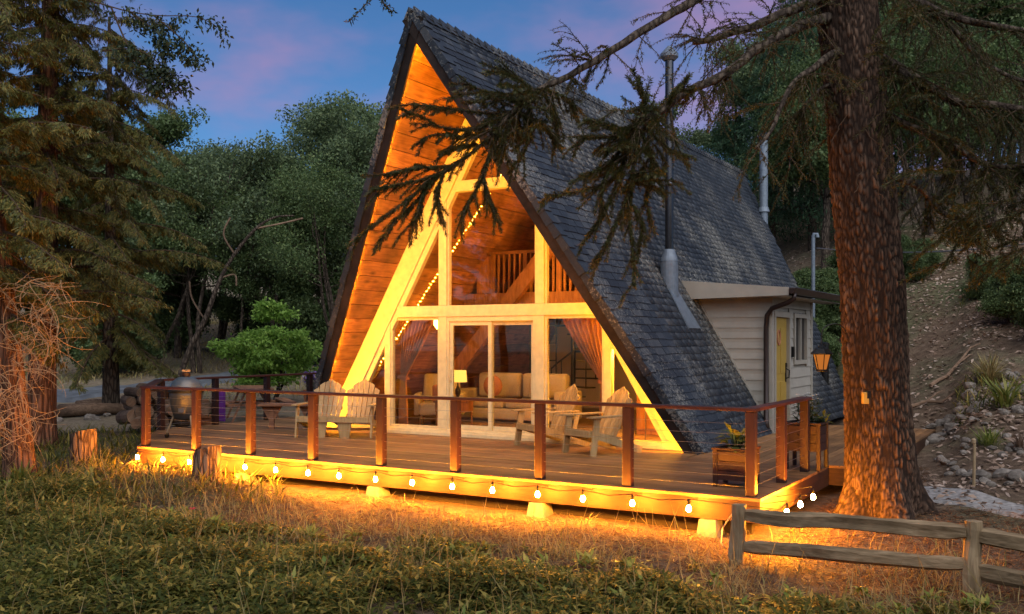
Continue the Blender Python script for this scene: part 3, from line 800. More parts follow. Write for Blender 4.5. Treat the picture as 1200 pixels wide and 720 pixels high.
t = thing('flue_pipe', 'slim grey flue pipe at the far end of the roof ridge', 'chimney pipe', p)
lathe_parts(t, [('pipe', [(.115, -.6), (.115, 2.35)], 'galv'), ('flue_cap', [(.14, 2.35), (.16, 2.4), (.16, 2.5), (.05, 2.58)], 'blackmetal'), ('collar', [(.17, .32), (.125, .46)], 'galv')])
p = wpt(3.45, 9.3, .3)
t = thing('vent_pipe', 'short black vent pipe low on the far roof slope beside the big tree', 'vent pipe', p)
lathe_parts(t, [('pipe', [(.10, .0), (.10, 1.25)], 'blackmetal'), ('vent_cap', [(.115, 1.25), (.115, 1.3), (.05, 1.33)], 'blackmetal')])
# ------------------------------------------------------------------ deck
DF, DRX, DLX = 10.06, -2.93, -14.9
deck = thing('deck', 'raised redwood deck wrapping round the front of the cabin', 'deck', (-8, DF, 0))
def db(mb, name, mat, **k): return mb.build(name, M[mat], deck, world=True, **k)
def left_edge(Y): return max(DLX, -12.85 - (Y - DF)) if Y < 12.11 else DLX
Y = DF; PITCH = .146
while Y < 17.0:
    y1 = Y + PITCH - .008
    xl0, xl1 = left_edge(Y), left_edge(y1)
    segs = []
    if Y < 13.1: segs.append((None, DRX))
    elif Y < 13.92: segs.append((None, -4.90))
    else: segs.append((None, -12.72))
    for _, xr in segs:
        cut = xl0 * .5 + xr * .5 + rnd.uniform(-2.5, 2.5)
        for k in range(2 if (xr - xl0) > 6 else 1):
            a0, a1, b = (xl0, xl1, cut - .003 if xr - xl0 > 6 else xr) if k == 0 else (cut + .003, cut + .003, xr)
            dz = rnd.uniform(-.003, 0)
            mb = MB(); mb.hexa([(a0, Y, -.034), (b, Y, -.034), (b, y1, -.034), (a1, y1, -.034)], [(a0, Y, dz), (b, Y, dz), (b, y1, dz), (a1, y1, dz)])
            db(mb, 'deck_board', 'deck')
    Y += PITCH
Y0 = Y_ = DF + PITCH * math.ceil((13.1 - DF) / PITCH)
X = -4.84
while X < -2.42:
    x1 = X + PITCH - .008
    y0 = Y0 if x1 < -2.9 else 13.25
    dz = rnd.uniform(-.003, 0)
    mb = MB(); mb.box((X, y0, -.034), (min(x1, -2.4), 19.6, dz)); db(mb, 'deck_board', 'decky'); X += PITCH
FZ0, FZ1 = -.262, -.036
for a_, b_, m in (((-12.85, DF + .02), (-2.95, DF + .02), 'fascia'), ((-2.95, DF - .02), (-2.95, 13.2), 'fasciay'), ((-2.97 + .0, 13.27), (-2.42, 13.27), 'fascia'), ((-2.42, 13.25), (-2.42, 19.6), 'fasciay'), ((-12.87, DF + .03), (-14.88, 12.1), 'fasciay'), ((-14.88, 12.12), (-14.88, 17.0), 'fasciay')):
    mb = MB(); mb.bar((a_[0], a_[1], (FZ0 + FZ1) / 2), (b_[0], b_[1], (FZ0 + FZ1) / 2), .036, FZ1 - FZ0); db(mb, 'fascia_board', m)
mb = MB(); mb.box((-12.7, DF + .25, -.48), (-3.1, DF + .32, -.06)); mb.box((-3.25, DF + .33, -.48), (-3.18, 19, -.06)); db(mb, 'under_deck_shade_board', 'dark')  # dark boards put in for the shade under the deck
for px in (165, 287, 442, 632, 832):
    X_, t_ = ray_at_Y(px, DF + .06)
    g = gz(X_, DF + .06)
    mb = MB(); mb.hexa([(X_ - .15, DF - .08, g - .2), (X_ + .15, DF - .08, g - .2), (X_ + .15, DF + .24, g - .2), (X_ - .15, DF + .24, g - .2)], [(X_ - .09, DF - .03, -.27), (X_ + .09, DF - .03, -.27), (X_ + .09, DF + .18, -.27), (X_ - .09, DF + .18, -.27)])
    db(mb, 'pier_block', 'concrete')

# railing
rail = thing('deck_railing', 'red stained railing with square posts and thin steel cables round the deck', 'railing', (-8, DF + .1, 0))
def rb(mb, name, mat, **k): return mb.build(name, M[mat], rail, world=True, **k)
RY, RXR, RXL, RT = 10.16, -3.06, -14.78, .95
posts = [(ray_at_Y(px, RY)[0], RY) for px in (171, 230, 294, 367, 447, 534, 633, 736)] + [(RXR, RY)]
PL = posts[0][0]
posts_r = [(RXR, 11.35), (RXR, 12.45)]
posts_l = [(RXL, 12.1), (RXL, 13.4), (RXL, 14.8), (RXL, 16.1), (RXL, 16.95)]
for x, y in posts + posts_r + posts_l:
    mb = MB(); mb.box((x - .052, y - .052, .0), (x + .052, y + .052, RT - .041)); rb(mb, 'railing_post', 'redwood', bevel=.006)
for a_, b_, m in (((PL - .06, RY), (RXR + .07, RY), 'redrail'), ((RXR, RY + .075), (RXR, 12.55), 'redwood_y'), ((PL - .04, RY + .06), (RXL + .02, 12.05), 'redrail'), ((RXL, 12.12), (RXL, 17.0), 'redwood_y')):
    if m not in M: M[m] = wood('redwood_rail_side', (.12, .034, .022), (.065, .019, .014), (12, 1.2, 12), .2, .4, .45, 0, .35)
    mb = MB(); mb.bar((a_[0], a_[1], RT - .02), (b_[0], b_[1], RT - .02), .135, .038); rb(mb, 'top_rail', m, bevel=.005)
for k in range(7):
    z = .1 + k * .112
    for a_, b_ in (((PL, RY), (RXR, RY)), ((RXR, RY), (RXR, 12.45)), ((PL, RY), (RXL, 12.1)), ((RXL, 12.1), (RXL, 16.95))):
        mb = MB(); mb.tube([(a_[0], a_[1], z), (b_[0], b_[1], z)], .0022, 5); rb(mb, 'cable', 'steel')

# string lights under the deck edge
M['bulb'] = emit('bulb_filament_glow', (1.0, .335, .02), 1750.0)
strl = thing('string_light', 'string of glowing warm bulbs hung along the deck edge', 'string lights', (-8, 9.98, -.05))
LY, LX = DF - .26, -2.67
bp = []
for px in (161, 191, 222, 255, 287, 323, 361, 397, 440, 483, 530, 577, 630, 683, 741, 807):
    bp.append(Vector((ray_at_Y(px, LY)[0], LY, -.125)))
for px in (903, 922, 938, 953):
    u = (px - 600) / FPX; Yb = LX / ((-_s + _c * u) / (_c + _s * u)); bp.append(Vector((LX, Yb, -.125)))
bulb_me = None; sock_me = None
wp = []
for k, b in enumerate(bp):
    if bulb_me is None:
        mb = MB(); mb.lathe([(.004, -.034), (.017, -.030), (.026, -.015), (.027, 0), (.022, .02), (.013, .038)], 10); o = mb.build('bulb', M['bulb'], strl); bulb_me = o.data
        mb = MB(); mb.lathe([(.016, .038), (.018, .042), (.018, .085), (.008, .095)], 8); q = mb.build('socket', M['blackmetal'], o); sock_me = q.data
    else:
        o = bpy.data.objects.new('bulb', bulb_me); COL.objects.link(o); o.parent = strl
        q = bpy.data.objects.new('socket', sock_me); COL.objects.link(q); q.parent = o
    o.location = b - strl.location
for k, b in enumerate(bp):
    top = b + Vector((0, 0, .1)); wp.append(top)
    if k < len(bp) - 1:
        n_ = bp[k + 1] + Vector((0, 0, .1))
        if k == 15:
            wp.append(Vector((LX, LY, -.05)))
        else:
            wp.append((top + n_) / 2 + Vector((0, 0, -.035)))
mb = MB(); mb.tube(wp, .005, 5); mb.build('wire', M['blackmetal'], strl, world=True)
for k, b in enumerate(bp):
    b1 = Vector((b.x, DF + .002, -.06)) if k < 16 else Vector((-2.93, b.y, -.06))
    mb = MB(); mb.tube([b1, b + Vector((0, 0, .12)), b + Vector((0, 0, .09))], .004, 5); mb.build('hook', M['blackmetal'], strl, world=True)
cordpts = [(ray_at_Y(872, LY)[0], LY - .01, -.05), (ray_at_Y(862, LY)[0], LY - .06, -.1), (ray_at_Y(850, LY)[0], LY - .1, -.28), (ray_at_Y(850, LY)[0], LY - .14, -.42), (ray_at_Y(858, LY)[0], LY - .2, -.46)]
mb = MB(); mb.tube([Vector(c) for c in cordpts], .008, 6); tag(mb.build('power_cord', M['steel']), 'pale power cord hanging down from the deck corner by the fence post', 'cord')

# ------------------------------------------------------------------ adirondack chairs (local: front towards -y)
def chair_parts(t, W=.56, backs=1, mat='adiron'):
    m = M[mat]
    x0 = -W * backs / 2; x1 = -x0
    for k in range(6):                                  # seat slats, dipping to the back
        y = -.30 + k * .098; z = .37 - k * .022
        mb = MB(); mb.hexa([(x0, y, z - .02), (x1, y, z - .02), (x1, y + .088, z - .042), (x0, y + .088, z - .042)], [(x0, y, z), (x1, y, z), (x1, y + .088, z - .022), (x0, y + .088, z - .022)])
        mb.build('seat_slat', m, t)
    for b in range(backs):
        cx = 0 if backs == 1 else (b - .5) * W
        n = 6
        for k in range(n):                              # fanned slats with a rounded top
            f = (k - (n - 1) / 2) / (n / 2)
            xb = cx + f * W * .37; xt = cx + f * W * .485
            top = .80 * (1 - .27 * f * f - .02 * abs(f))
            w0, w1 = W * .37 / 3 - .008, W * .485 / 3 - .010
            lean = (.42, .9)
            def bpnt(x, s_, dy): return (x, .22 + dy + lean[0] * s_, .23 + lean[1] * s_)
            mb = MB(); tl = top * (1 + (.03 if f < 0 else -.03) * (-1)); tr = top * (1 - (.045 if f > 0 else -.045)); tl = top * (1 - (.045 if f < 0 else -.045))
            mb.hexa([bpnt(xb - w0 / 2, 0, 0), bpnt(xb + w0 / 2, 0, 0), bpnt(xb + w0 / 2, 0, .02), bpnt(xb - w0 / 2, 0, .02)], [bpnt(xt - w1 / 2, tl, 0), bpnt(xt + w1 / 2, tr, 0), bpnt(xt + w1 / 2, tr, .02), bpnt(xt - w1 / 2, tl, .02)])
            mb.build('back_slat', m, t, bevel=.004)
        for s_ in (.28, .62):
            mb = MB(); mb.cbox((cx, .22 + .03 + .42 * s_ + .008, .23 + .9 * s_ - .02), (W * .84, .025, .06)); mb.build('back_brace', m, t)
    xs = [x0 - .012, x1 + .012] + ([0.0] if backs == 2 else [])
    for x in xs:
        mb = MB(); mb.bar((x, -.30, .325), (x, .66, .03), .025, .11); mb.build('side_rail', m, t)
    for x in (x0 - .04, x1 + .04):
        mb = MB(); mb.bar((x, -.30, 0), (x, -.22, .55), .03, .10, (0, 1, 0)); mb.build('front_leg', m, t)
        s_ = 1 if x > 0 else -1
        mb = MB(); mb.poly([(x - s_ * .05, -.38, .55), (x + s_ * .06, -.38, .55), (x + s_ * .075, -.1, .55), (x + s_ * .02, .46, .55), (x - s_ * .05, .46, .55)], (0, 0, .025)); mb.build('arm', m, t, bevel=.004)
        mb = MB(); mb.bar((x, .43, .55), (x, .33, .12), .028, .07, (0, 1, 0)); mb.build('arm_support', m, t)
    mb = MB(); mb.box((x0, -.335, .27), (x1, -.305, .355)); mb.build('apron', m, t)
    mb = MB(); mb.box((x0 + .01, .56, .05), (x1 - .01, .585, .10)); mb.build('stretcher', m, t)

cr_ = thing('adirondack_chair', 'pale wooden slatted chair on the deck, the nearer to the shingled roof edge', 'chair', (0, 0, 0))
cr_['group'] = 'pair of wooden lounge chairs on the deck'
chair_parts(cr_)
pA = GP(697, 533); cr_.location = (pA.x - .07, pA.y + .14, 0); cr_.rotation_euler = (0, 0, R(-24))
pB = GP(640, 525)
copy_tree(cr_, (pB.x - .12, pB.y + .14, 0), R(-30), 'pale wooden slatted chair in front of the sliding door, beside a like chair')
pC = Vector((-11.15, 12.68, 0))
bench = thing('double_chair', 'wooden double seat with two rounded slatted backs beside the slanting yellow beam', 'bench', (pC.x, pC.y + .2, 0), R(24))
chair_parts(bench, .62, 2)
for x in (-.25, .18):
    mb = MB(); mb.poly([(x - .13, -.30, .27), (x + .13, -.30, .27), (x + .09, -.30, 0.0), (x - .07, -.30, 0.0)][::-1], (0, .04, 0)); mb.build('front_leg', M['adiron'], bench)

# ------------------------------------------------------------------ grill on a wheeled cart
p = GP(208, 514)
g = thing('kamado_grill', 'dark round ceramic grill on a three legged wheeled stand at the deck corner', 'grill', (p.x, p.y + .18, 0), R(10))
mb = MB(); mb.lathe([(.17, .32), (.20, .34), (.245, .5), (.275, .72), (.28, .80)], 28); mb.build('body', M['kgreen'], g, smooth=True)
mb = MB(); mb.lathe([(.285, .805), (.285, .83), (.275, .86), (.25, .93), (.20, .99), (.13, 1.035), (.07, 1.045)], 28); mb.build('dome_lid', M['dome'], g, smooth=True)
mb = MB(); mb.lathe([(.292, .78), (.296, .79), (.296, .82), (.29, .825)], 28); mb.build('band', M['blackmetal'], g)
mb = MB(); mb.lathe([(.07, 1.046), (.075, 1.06), (.075, 1.11), (.05, 1.13)], 14); mb.build('chimney_cap', M['bronze'], g)
mb = MB(); mb.box((-.05, -.05, 1.13), (.05, .05, 1.165)); mb.build('vent_knob', M['leg'], g)
for a in (100, 215, 330):
    c_, s_ = math.cos(R(a)), math.sin(R(a))
    mb = MB(); mb.tube([(.19 * c_, .19 * s_, .42), (.23 * c_, .23 * s_, .3), (.31 * c_, .31 * s_, .08)], .016, 8); lg = mb.build('leg', M['leg'] if a != 100 else M['blackmetal'], g)
    mb = MB(); mb.v = []; mb.lathe([(.02, -.016), (.045, -.014), (.045, .014), (.02, .016)], 14); mb.v = [(z + .31 * c_, x + .31 * s_, y + .047) for x, y, z in mb.v]; mb.build('wheel', M['blackmetal'], lg)
mb = MB(); mb.tube([(.27 * math.cos(R(a)), .27 * math.sin(R(a)), .19) for a in (100, 215, 330, 100)], .01, 6); mb.build('stand_ring', M['blackmetal'], g)
mb = MB(); mb.box((-.62, -.16, .79), (-.32, .16, .82)); mb.box((-.35, -.14, .66), (-.31, .14, .789)); mb.build('side_shelf', M['dark'], g)
mb = MB(); mb.tube([(.15, -.27, .87), (.15, -.34, .87), (-.1, -.34, .87), (-.1, -.28, .87)], .014, 8); mb.build('handle', M['leg'], g)
mb = MB(); mb.box((.05, -.255, .45), (.17, -.215, .52)); mb.build('draft_door', M['steel'], g)

# picnic table beyond the left railing, with its two benches
p = P(296, 447, 21.8)
pz = gz(p.x, p.y)
pt = thing('picnic_table', 'red brown wooden picnic table behind the left railing', 'picnic table', (p.x, p.y, pz), R(-38))
for k in range(5):
    mb = MB(); y = -.36 + k * .146; mb.box((-.9, y, .72), (.9, y + .138, .757)); mb.build('table_board', M['picnic'], pt)
for sy in (-1, 1):
    for k in range(2):
        y = sy * .72 + (k - 1) * .13; mb = MB(); mb.box((-.9, y, .42), (.9, y + .122, .457)); mb.build('bench_board', M['picnic'], pt)
for sx in (-.62, .62):
    mb = MB(); mb.box((sx - .02, -.36, .66), (sx + .02, .36, .719)); mb.box((sx - .02, -.85, .36), (sx + .02, .85, .419)); mb.build('cross_bearer', M['picnic'], pt)
    for sy in (-1, 1):
        mb = MB(); mb.bar((sx + .045, sy * .22, .70), (sx + .045, sy * .52, 0), .04, .12, (1, 0, 0)); mb.build('leg', M['picnic'], pt)
p = GP(330, 505)
bn = thing('deck_bench', 'small wooden bench on braced legs beside the left foot of the roof', 'bench', (p.x - .15, p.y + .35, 0), R(35))
for k in range(3):
    mb = MB(); mb.box((-.55, -.19 + k * .13, .44), (.62, -.19 + k * .13 + .123, .475)); mb.build('seat_board', M['picnic'], bn)
for sx in (-.32, .38):
    mb = MB(); mb.box((sx - .045, -.05, 0), (sx + .045, .05, .385)); mb.build('leg', M['picnic'], bn)
    mb = MB(); mb.poly([(sx - .2, -.02, .439), (sx + .2, -.02, .439), (sx + .06, -.02, .18), (sx - .06, -.02, .18)], (0, .04, 0)); mb.build('leg_brace', M['picnic'], bn)
# purple cloth on the picnic bench and a potted plant
p = P(259, 486, 19.9)
mb = MB(); n = 9
pts = []
for k in range(n):
    f = k / (n - 1) - .5; pts.append((p.x + f * .22, p.y + .03 * math.sin(k * 2.1)))
for k in range(n - 1):
    a_, b_ = pts[k], pts[k + 1]
    mb.hexa([(a_[0], a_[1], .0), (b_[0], b_[1], .0), (b_[0], b_[1] + .02, .0), (a_[0], a_[1] + .02, .0)], [(a_[0], a_[1], .66), (b_[0], b_[1], .66), (b_[0], b_[1] + .02, .66), (a_[0], a_[1] + .02, .66)])
tag(mb.build('purple_towel', M['purple']), 'purple cloth hanging beside a railing post near the picnic table', 'cloth')

# planters
M['hosta'] = leafmat('hosta_leaf', (.10, .15, .028), (.21, .23, .045), (.32, .28, .08), .35, .25)
M['mumleaf'] = leafmat('shrub_leaf', (.02, .04, .015), (.05, .08, .03), None, .3, .3)
M['purple_petal'] = leafmat('purple_petal', (.22, .12, .42), (.36, .22, .60), (.7, .66, .72), .2, .2)
M['petal'] = leafmat('white_petal', (.6, .6, .56), (.75, .74, .7), None, .2, .1)
def blades(C, D, U, Lh, Wd, bend=.35):
    """bent leaf blades: base C, direction D, up U, length, width -> V, F (2 triangles a leaf)"""
    C = np.asarray(C); D = np.asarray(D); U = np.asarray(U); n = len(C)
    Lh = np.broadcast_to(Lh, (n,))[:, None]; Wd = np.broadcast_to(Wd, (n,))[:, None]
    S = np.cross(D, U); S /= np.maximum(np.linalg.norm(S, axis=1, keepdims=True), 1e-6)
    mid = C + D * Lh * .45
    tip = C + D * Lh - U * Lh * bend
    V = np.stack([C, mid + S * Wd / 2, mid - S * Wd / 2, tip], 1).reshape(-1, 3)
    b = np.arange(n)[:, None] * 4
    F = np.concatenate([b + np.array([[0, 1, 2]]), b + np.array([[1, 3, 2]])], 0)
    return V, F
def unit(a): return a / np.maximum(np.linalg.norm(a, axis=-1, keepdims=True), 1e-9)
RN = np.random.default_rng(11)
def planter(root, w, d, h, legh, label_parts=True):
    m = M['redwood']
    for sx, sy in ((-1, -1), (1, -1), (1, 1), (-1, 1)):
        mb = MB(); mb.cbox((sx * (w / 2 - .025), sy * (d / 2 - .025), (h + legh) / 2), (.05, .05, h + legh)); mb.build('leg', m, root, bevel=.004)
    nb = 3
    for k in range(nb):
        z0 = legh + .02 + k * (h - .03) / nb; z1 = z0 + (h - .03) / nb - .006
        for sy in (-1, 1):
            mb = MB(); mb.box((-w / 2 + .052, sy * (d / 2 - .02) - .01, z0), (w / 2 - .052, sy * (d / 2 - .02) + .01, z1)); mb.build('side_board', m, root)
        for sx in (-1, 1):
            mb = MB(); mb.box((sx * (w / 2 - .02) - .01, -d / 2 + .052, z0), (sx * (w / 2 - .02) + .01, d / 2 - .052, z1)); mb.build('side_board', m, root)
    mb = MB(); mb.box((-w / 2 - .01, -d / 2 - .01, h + legh + .001), (w / 2 + .01, -d / 2 + .045, h + legh + .025)); mb.box((-w / 2 - .01, d / 2 - .045, h + legh + .001), (w / 2 + .01, d / 2 + .01, h + legh + .025)); mb.box((-w / 2 - .01, -d / 2 + .046, h + legh + .001), (-w / 2 + .045, d / 2 - .046, h + legh + .025)); mb.box((w / 2 - .045, -d / 2 + .046, h + legh + .001), (w / 2 + .01, d / 2 - .046, h + legh + .025)); mb.build('rim', m, root)
    mb = MB(); mb.box((-w / 2 + .03, -d / 2 + .03, h + legh - .06), (w / 2 - .03, d / 2 - .03, h + legh - .03)); mb.build('soil', M['ground'], root)
p = GP(866, 574)
pl1 = thing('planter_box', 'low dark red wooden planter box behind the corner railing post', 'planter', (p.x - .12, p.y + .28, 0))
planter(pl1, .42, .42, .36, .06)
p = GP(948, 552)
pl2 = thing('planter_box', 'tall legged red wooden planter box past the end of the railing', 'planter', (p.x - .10, p.y + .28, 0))
planter(pl2, .46, .46, .36, .22)
def bunch(name, label, cat, loc, n, spread, hgt, Lh, Wd, mat, stemmat='mumleaf'):
    t = thing(name, label, cat, loc)
    th = RN.uniform(0, 2 * np.pi, n); el = RN.uniform(.1, 1.2, n)
    C = np.stack([np.cos(th) * RN.uniform(0, spread, n), np.sin(th) * RN.uniform(0, spread, n), RN.uniform(0.02, hgt, n)], 1)
    D = unit(np.stack([np.cos(th) * np.cos(el), np.sin(th) * np.cos(el), np.sin(el) * .8], 1))
    V, F = blades(C, D, np.tile([0, 0, 1.], (n, 1)), RN.uniform(.7, 1.2, n) * Lh, Wd, .3)
    o = np_mesh('leaves', V, F, M[mat], t, kind='stuff')
    mb = MB()
    for k in range(0, n, max(1, n // 14)):
        mb.tube([(C[k][0] * .2, C[k][1] * .2, -.03), C[k]], .006, 5)
    mb.build('stem', M[stemmat], t, kind='stuff')
    return t
bunch('hosta_plant', 'yellow green leafy plant in the low planter behind the corner post', 'plant', Vector(pl1.location) + Vector((0, 0, .40)), 46, .13, .2, .22, .085, 'hosta')
fl = bunch('flowering_plant', 'dark leafy plant with white flowers in the tall planter', 'plant', Vector(pl2.location) + Vector((0, 0, .56)), 420, .2, .34, .09, .035, 'mumleaf')
n = 30; V = []; F = []
for k in range(n):
    th = RN.uniform(0, 6.28); r_ = RN.uniform(.02, .2); c_ = np.array([math.cos(th) * r_, math.sin(th) * r_, RN.uniform(.26, .42)])
    for q in range(9):
        a_ = q / 9 * 6.283; d_ = np.array([[math.cos(a_), math.sin(a_), .35]]); v_, f_ = blades([c_], unit(d_), np.array([[0, 0, 1.]]), .035, .016, .1)
        F.extend((f_ + len(V)).tolist()); V.extend(v_.tolist())
np_mesh('flowers', V, F, M['petal'], fl, kind='stuff')
bunch('trailing_plant', 'light green drooping leaves at the corner of the tall planter', 'plant', Vector(pl2.location) + Vector((.2, .05, .57)), 26, .08, .1, .2, .04, 'hosta')
p = P(366, 444, 22)
bk = bunch('purple_flowers', 'purple and white flowers beside the left foot of the roof', 'plant', (p.x, p.y, p.z - .25), 160, .2, .3, .12, .05, 'mumleaf')
th = RN.uniform(0, 6.28, 130); V, F = blades(np.stack([np.cos(th) * RN.uniform(0, .28, 130), np.sin(th) * RN.uniform(0, .28, 130), RN.uniform(.18, .42, 130)], 1), unit(RN.normal(size=(130, 3))), unit(RN.normal(size=(130, 3))), .07, .05)
np_mesh('flowers', V, F, M['purple_petal'], bk, kind='stuff')
mb = MB(); mb.lathe([(.14, -.75), (.2, -.1), (.21, 0), (.18, .0)], 14); mb.build('pot', M['terra'], bk)
p = GP(242, 496)
t = thing('flower_pot', 'terracotta pot with a small green plant behind the grill', 'flower pot', (p.x, p.y, 0))
p2 = P(243, 486, 20.2); t.location = (p2.x, p2.y, gz(p2.x, p2.y))
mb = MB(); mb.lathe([(.12, 0), (.16, .22), (.185, .225), (.185, .28), (.16, .28)], 18); mb.build('pot', M['terra'], t)
th = RN.uniform(0, 6.28, 120); el = RN.uniform(.2, 1.4, 120)
V, F = blades(np.stack([np.cos(th) * .06, np.sin(th) * .06, np.full(120, .26)], 1), unit(np.stack([np.cos(th) * np.cos(el), np.sin(th) * np.cos(el), np.sin(el)], 1)), np.tile([0, 0, 1.], (120, 1)), RN.uniform(.15, .28, 120), .03)
np_mesh('leaves', V, F, M['mumleaf'], t, kind='stuff')

# ------------------------------------------------------------------ split rail fence at the front right
fence = thing('split_rail_fence', 'weathered split rail fence with rough posts below the big tree', 'fence', P(1000, 660, 8.7))
def rough_bar(p0, p1, w, h, seed, n=16, mat='railwood', name='rail', taper=.75):
    p0, p1 = Vector(p0), Vector(p1); d = (p1 - p0).normalized(); sd = d.cross(Vector((0, 0, 1)))
    if sd.length < .1: sd = Vector((1, 0, 0))
    sd.normalize(); up = sd.cross(d); V = []; F = []; K = 10; _q = random.Random(seed); rk = [_q.uniform(.80, 1.14) for _ in range(K)]
    for i in range(n + 1):
        f = i / n; c = p0.lerp(p1, f)
        wob = Vector((mnoise.noise((f * 3.1, seed, 0)), mnoise.noise((f * 3.1, seed, 5)), mnoise.noise((f * 3.1, seed, 9)))) * .03
        e = 1 - (1 - taper) * max(0, 1 - min(f, 1 - f) / .08)
        for k in range(K):
            a = 2 * math.pi * k / K
            ca, sa = math.cos(a), math.sin(a); r_ = 1 / max(abs(ca), abs(sa)) ** .72
            q = r_ * rk[k] * (1 + .2 * mnoise.noise((ca * 1.3 + seed, sa * 1.3, f * 4)) + .1 * mnoise.noise((ca * 3 + seed, sa * 3, f * 16)))
            V.append(c + wob + (sd * ca * w / 2 + up * sa * h / 2) * q * e)
    for i in range(n):
        for k in range(K): F.append((i * K + k, i * K + (k + 1) % K, (i + 1) * K + (k + 1) % K, (i + 1) * K + k))
    F.append(tuple(range(K - 1, -1, -1))); F.append(tuple(n * K + k for k in range(K)))
    mb = MB(); mb.add(V, F); return mb.build(name, M[mat], fence, world=True)
f1, f2, f3 = P(866, 592, 9.3), P(1136, 612, 8.0), P(1420, 640, 7.0)
for f_, s_ in ((f1, 1), (f2, 2), (f3, 3)):
    rough_bar((f_.x, f_.y, gz(f_.x, f_.y) - .35), (f_.x + (.03 if s_ == 2 else 0), f_.y, f_.z), .135, .135, s_ * 3.7, 14, 'postwood', 'post', .93)
for (a_, b_, ya, yb, s_) in ((f1, f2, 605, 622, 1.3), (f1, f2, 640, 662, 7.9)):
    rough_bar(P(870, ya, 9.3), P(1134, yb, 8.0), .10, .13, s_, 30)
for (ya, yb, s_) in ((626, 668, 21.3), (668, 722, 29.1)):
    rough_bar(P(1139, ya, 8.0), P(1418, yb, 7.0), .10, .13, s_, 30)

# stumps, logs, plank edging
M['bark_s'] = bark('stump_bark', (.20, .13, .085), (.05, .03, .02), (20, 20, 5), .9, .2)
def stump(px, py, t, r, h, label, lean=0):
    X, Y = cw((px - 600) / FPX * t, t); g = gz(X, Y)
    s = thing('tree_stump', label, 'stump', (X, Y, g)); V = []; F = []; K = 26; n = 7
    for i in range(n):
        f = i / (n - 1)
        for k in range(K):
            a = 2 * math.pi * k / K; q = r * (1.0 + .3 * (1 - f) ** 3 + .10 * mnoise.noise((math.cos(a) * 2 + px, math.sin(a) * 2, f * 1.2)) + .06 * mnoise.noise((math.cos(a) * 7, math.sin(a) * 7 + px, f * 2)))
            V.append((q * math.cos(a) + lean * f, q * math.sin(a), -.15 + (h + .15) * f + (.06 * math.cos(a) if i == n - 1 else 0)))
    for i in range(n - 1):
        for k in range(K): F.append((i * K + k, i * K + (k + 1) % K, (i + 1) * K + (k + 1) % K, (i + 1) * K + k))
    mb = MB(); mb.add(V, F); mb.build('trunk', M['bark_s'], s)
    mb = MB(); top = [Vector(V[(n - 1) * K + k]) * 1.0 for k in range(K)]; mb.poly([(x * .98, y * .98, z - .012) for x, y, z in top], (0, 0, .014)); mb.build('cut_face', M['stumpwood'], s)
    return s
stump(98, 548, 15.2, .20, .50, 'broad sawn stump among green plants at the far left of the deck')
stump(243, 565, 13.45, .19, .44, 'short mossy stump just in front of the string lights')
lp = P(170, 475, 19.5)
lrnd = random.Random(7)
logs_me = []
for k in range(4):
    mb = MB(); r_ = .10 + .02 * k; V = []; F = []; K = 12; n = 5
    for i in range(n):
        for q in range(K):
            a = 6.283 * q / K; rr = r_ * (1 + .14 * mnoise.noise((math.cos(a) + k * 5, math.sin(a), i * .6))); V.append((rr * math.cos(a), (i / (n - 1) - .5) * 1.0, rr * math.sin(a)))
    for i in range(n - 1):
        for q in range(K): F.append((i * K + q, i * K + (q + 1) % K, (i + 1) * K + (q + 1) % K, (i + 1) * K + q))
    F.append(tuple(range(K - 1, -1, -1))); F.append(tuple((n - 1) * K + q for q in range(K)))
    me = bpy.data.meshes.new('log'); me.from_pydata(V, [], F); me.materials.append(M['logwood']); logs_me.append(me)
for k, (px, py, t, yaw) in enumerate([(150, 489, 19.4, 70), (166, 491, 19.2, 40), (183, 492, 19.1, 62), (200, 490, 19.3, 80), (157, 479, 19.4, 66), (174, 480, 19.2, 55), (191, 480, 19.2, 72), (150, 470, 19.6, 60), (167, 469, 19.4, 64), (184, 468, 19.4, 70), (204, 469, 19.5, 50), (158, 460, 19.6, 66), (176, 459, 19.5, 75), (214, 483, 19.2, 66), (225, 478, 19.4, 80)]):
    p = P(px, py, t); o = bpy.data.objects.new('log', lrnd.choice(logs_me)); COL.objects.link(o)
    o.location = p; o.rotation_euler = (R(lrnd.uniform(-8, 8)), lrnd.uniform(0, 6), R(yaw))
    tag(o, 'cut firewood log in the heap behind the left corner of the deck', 'log', 'firewood logs heaped behind the deck corner')
for k, (px0, py0, t0, px1, py1, t1, r_) in enumerate([(70, 478, 22.5, 150, 462, 22.5, .16), (90, 474, 24, 135, 458, 24, .1)]):
    mb = MB(); a_, b_ = P(px0, py0, t0), P(px1, py1, t1); a_.z = gz(a_.x, a_.y) + r_; b_.z = gz(b_.x, b_.y) + r_
    mb.tube([a_, a_.lerp(b_, .5) + Vector((0, 0, .03)), b_], [r_, r_ * .9, r_ * .75], 12); tag(mb.build('fallen_log', M['logwood'], smooth=True), ('long grey fallen trunk lying before the driveway at left', 'thin fallen trunk behind the long grey one at left')[k], 'log')
a_, b_ = ground_at(113, 577), ground_at(160, 549)
mb = MB(); mb.bar(a_ + Vector((0, 0, .02)), b_ + Vector((0, 0, .06)), .05, .2); tag(mb.build('edging_plank', M['fasciay']), 'plank on edge holding the straw mound at the left end of the deck', 'plank')

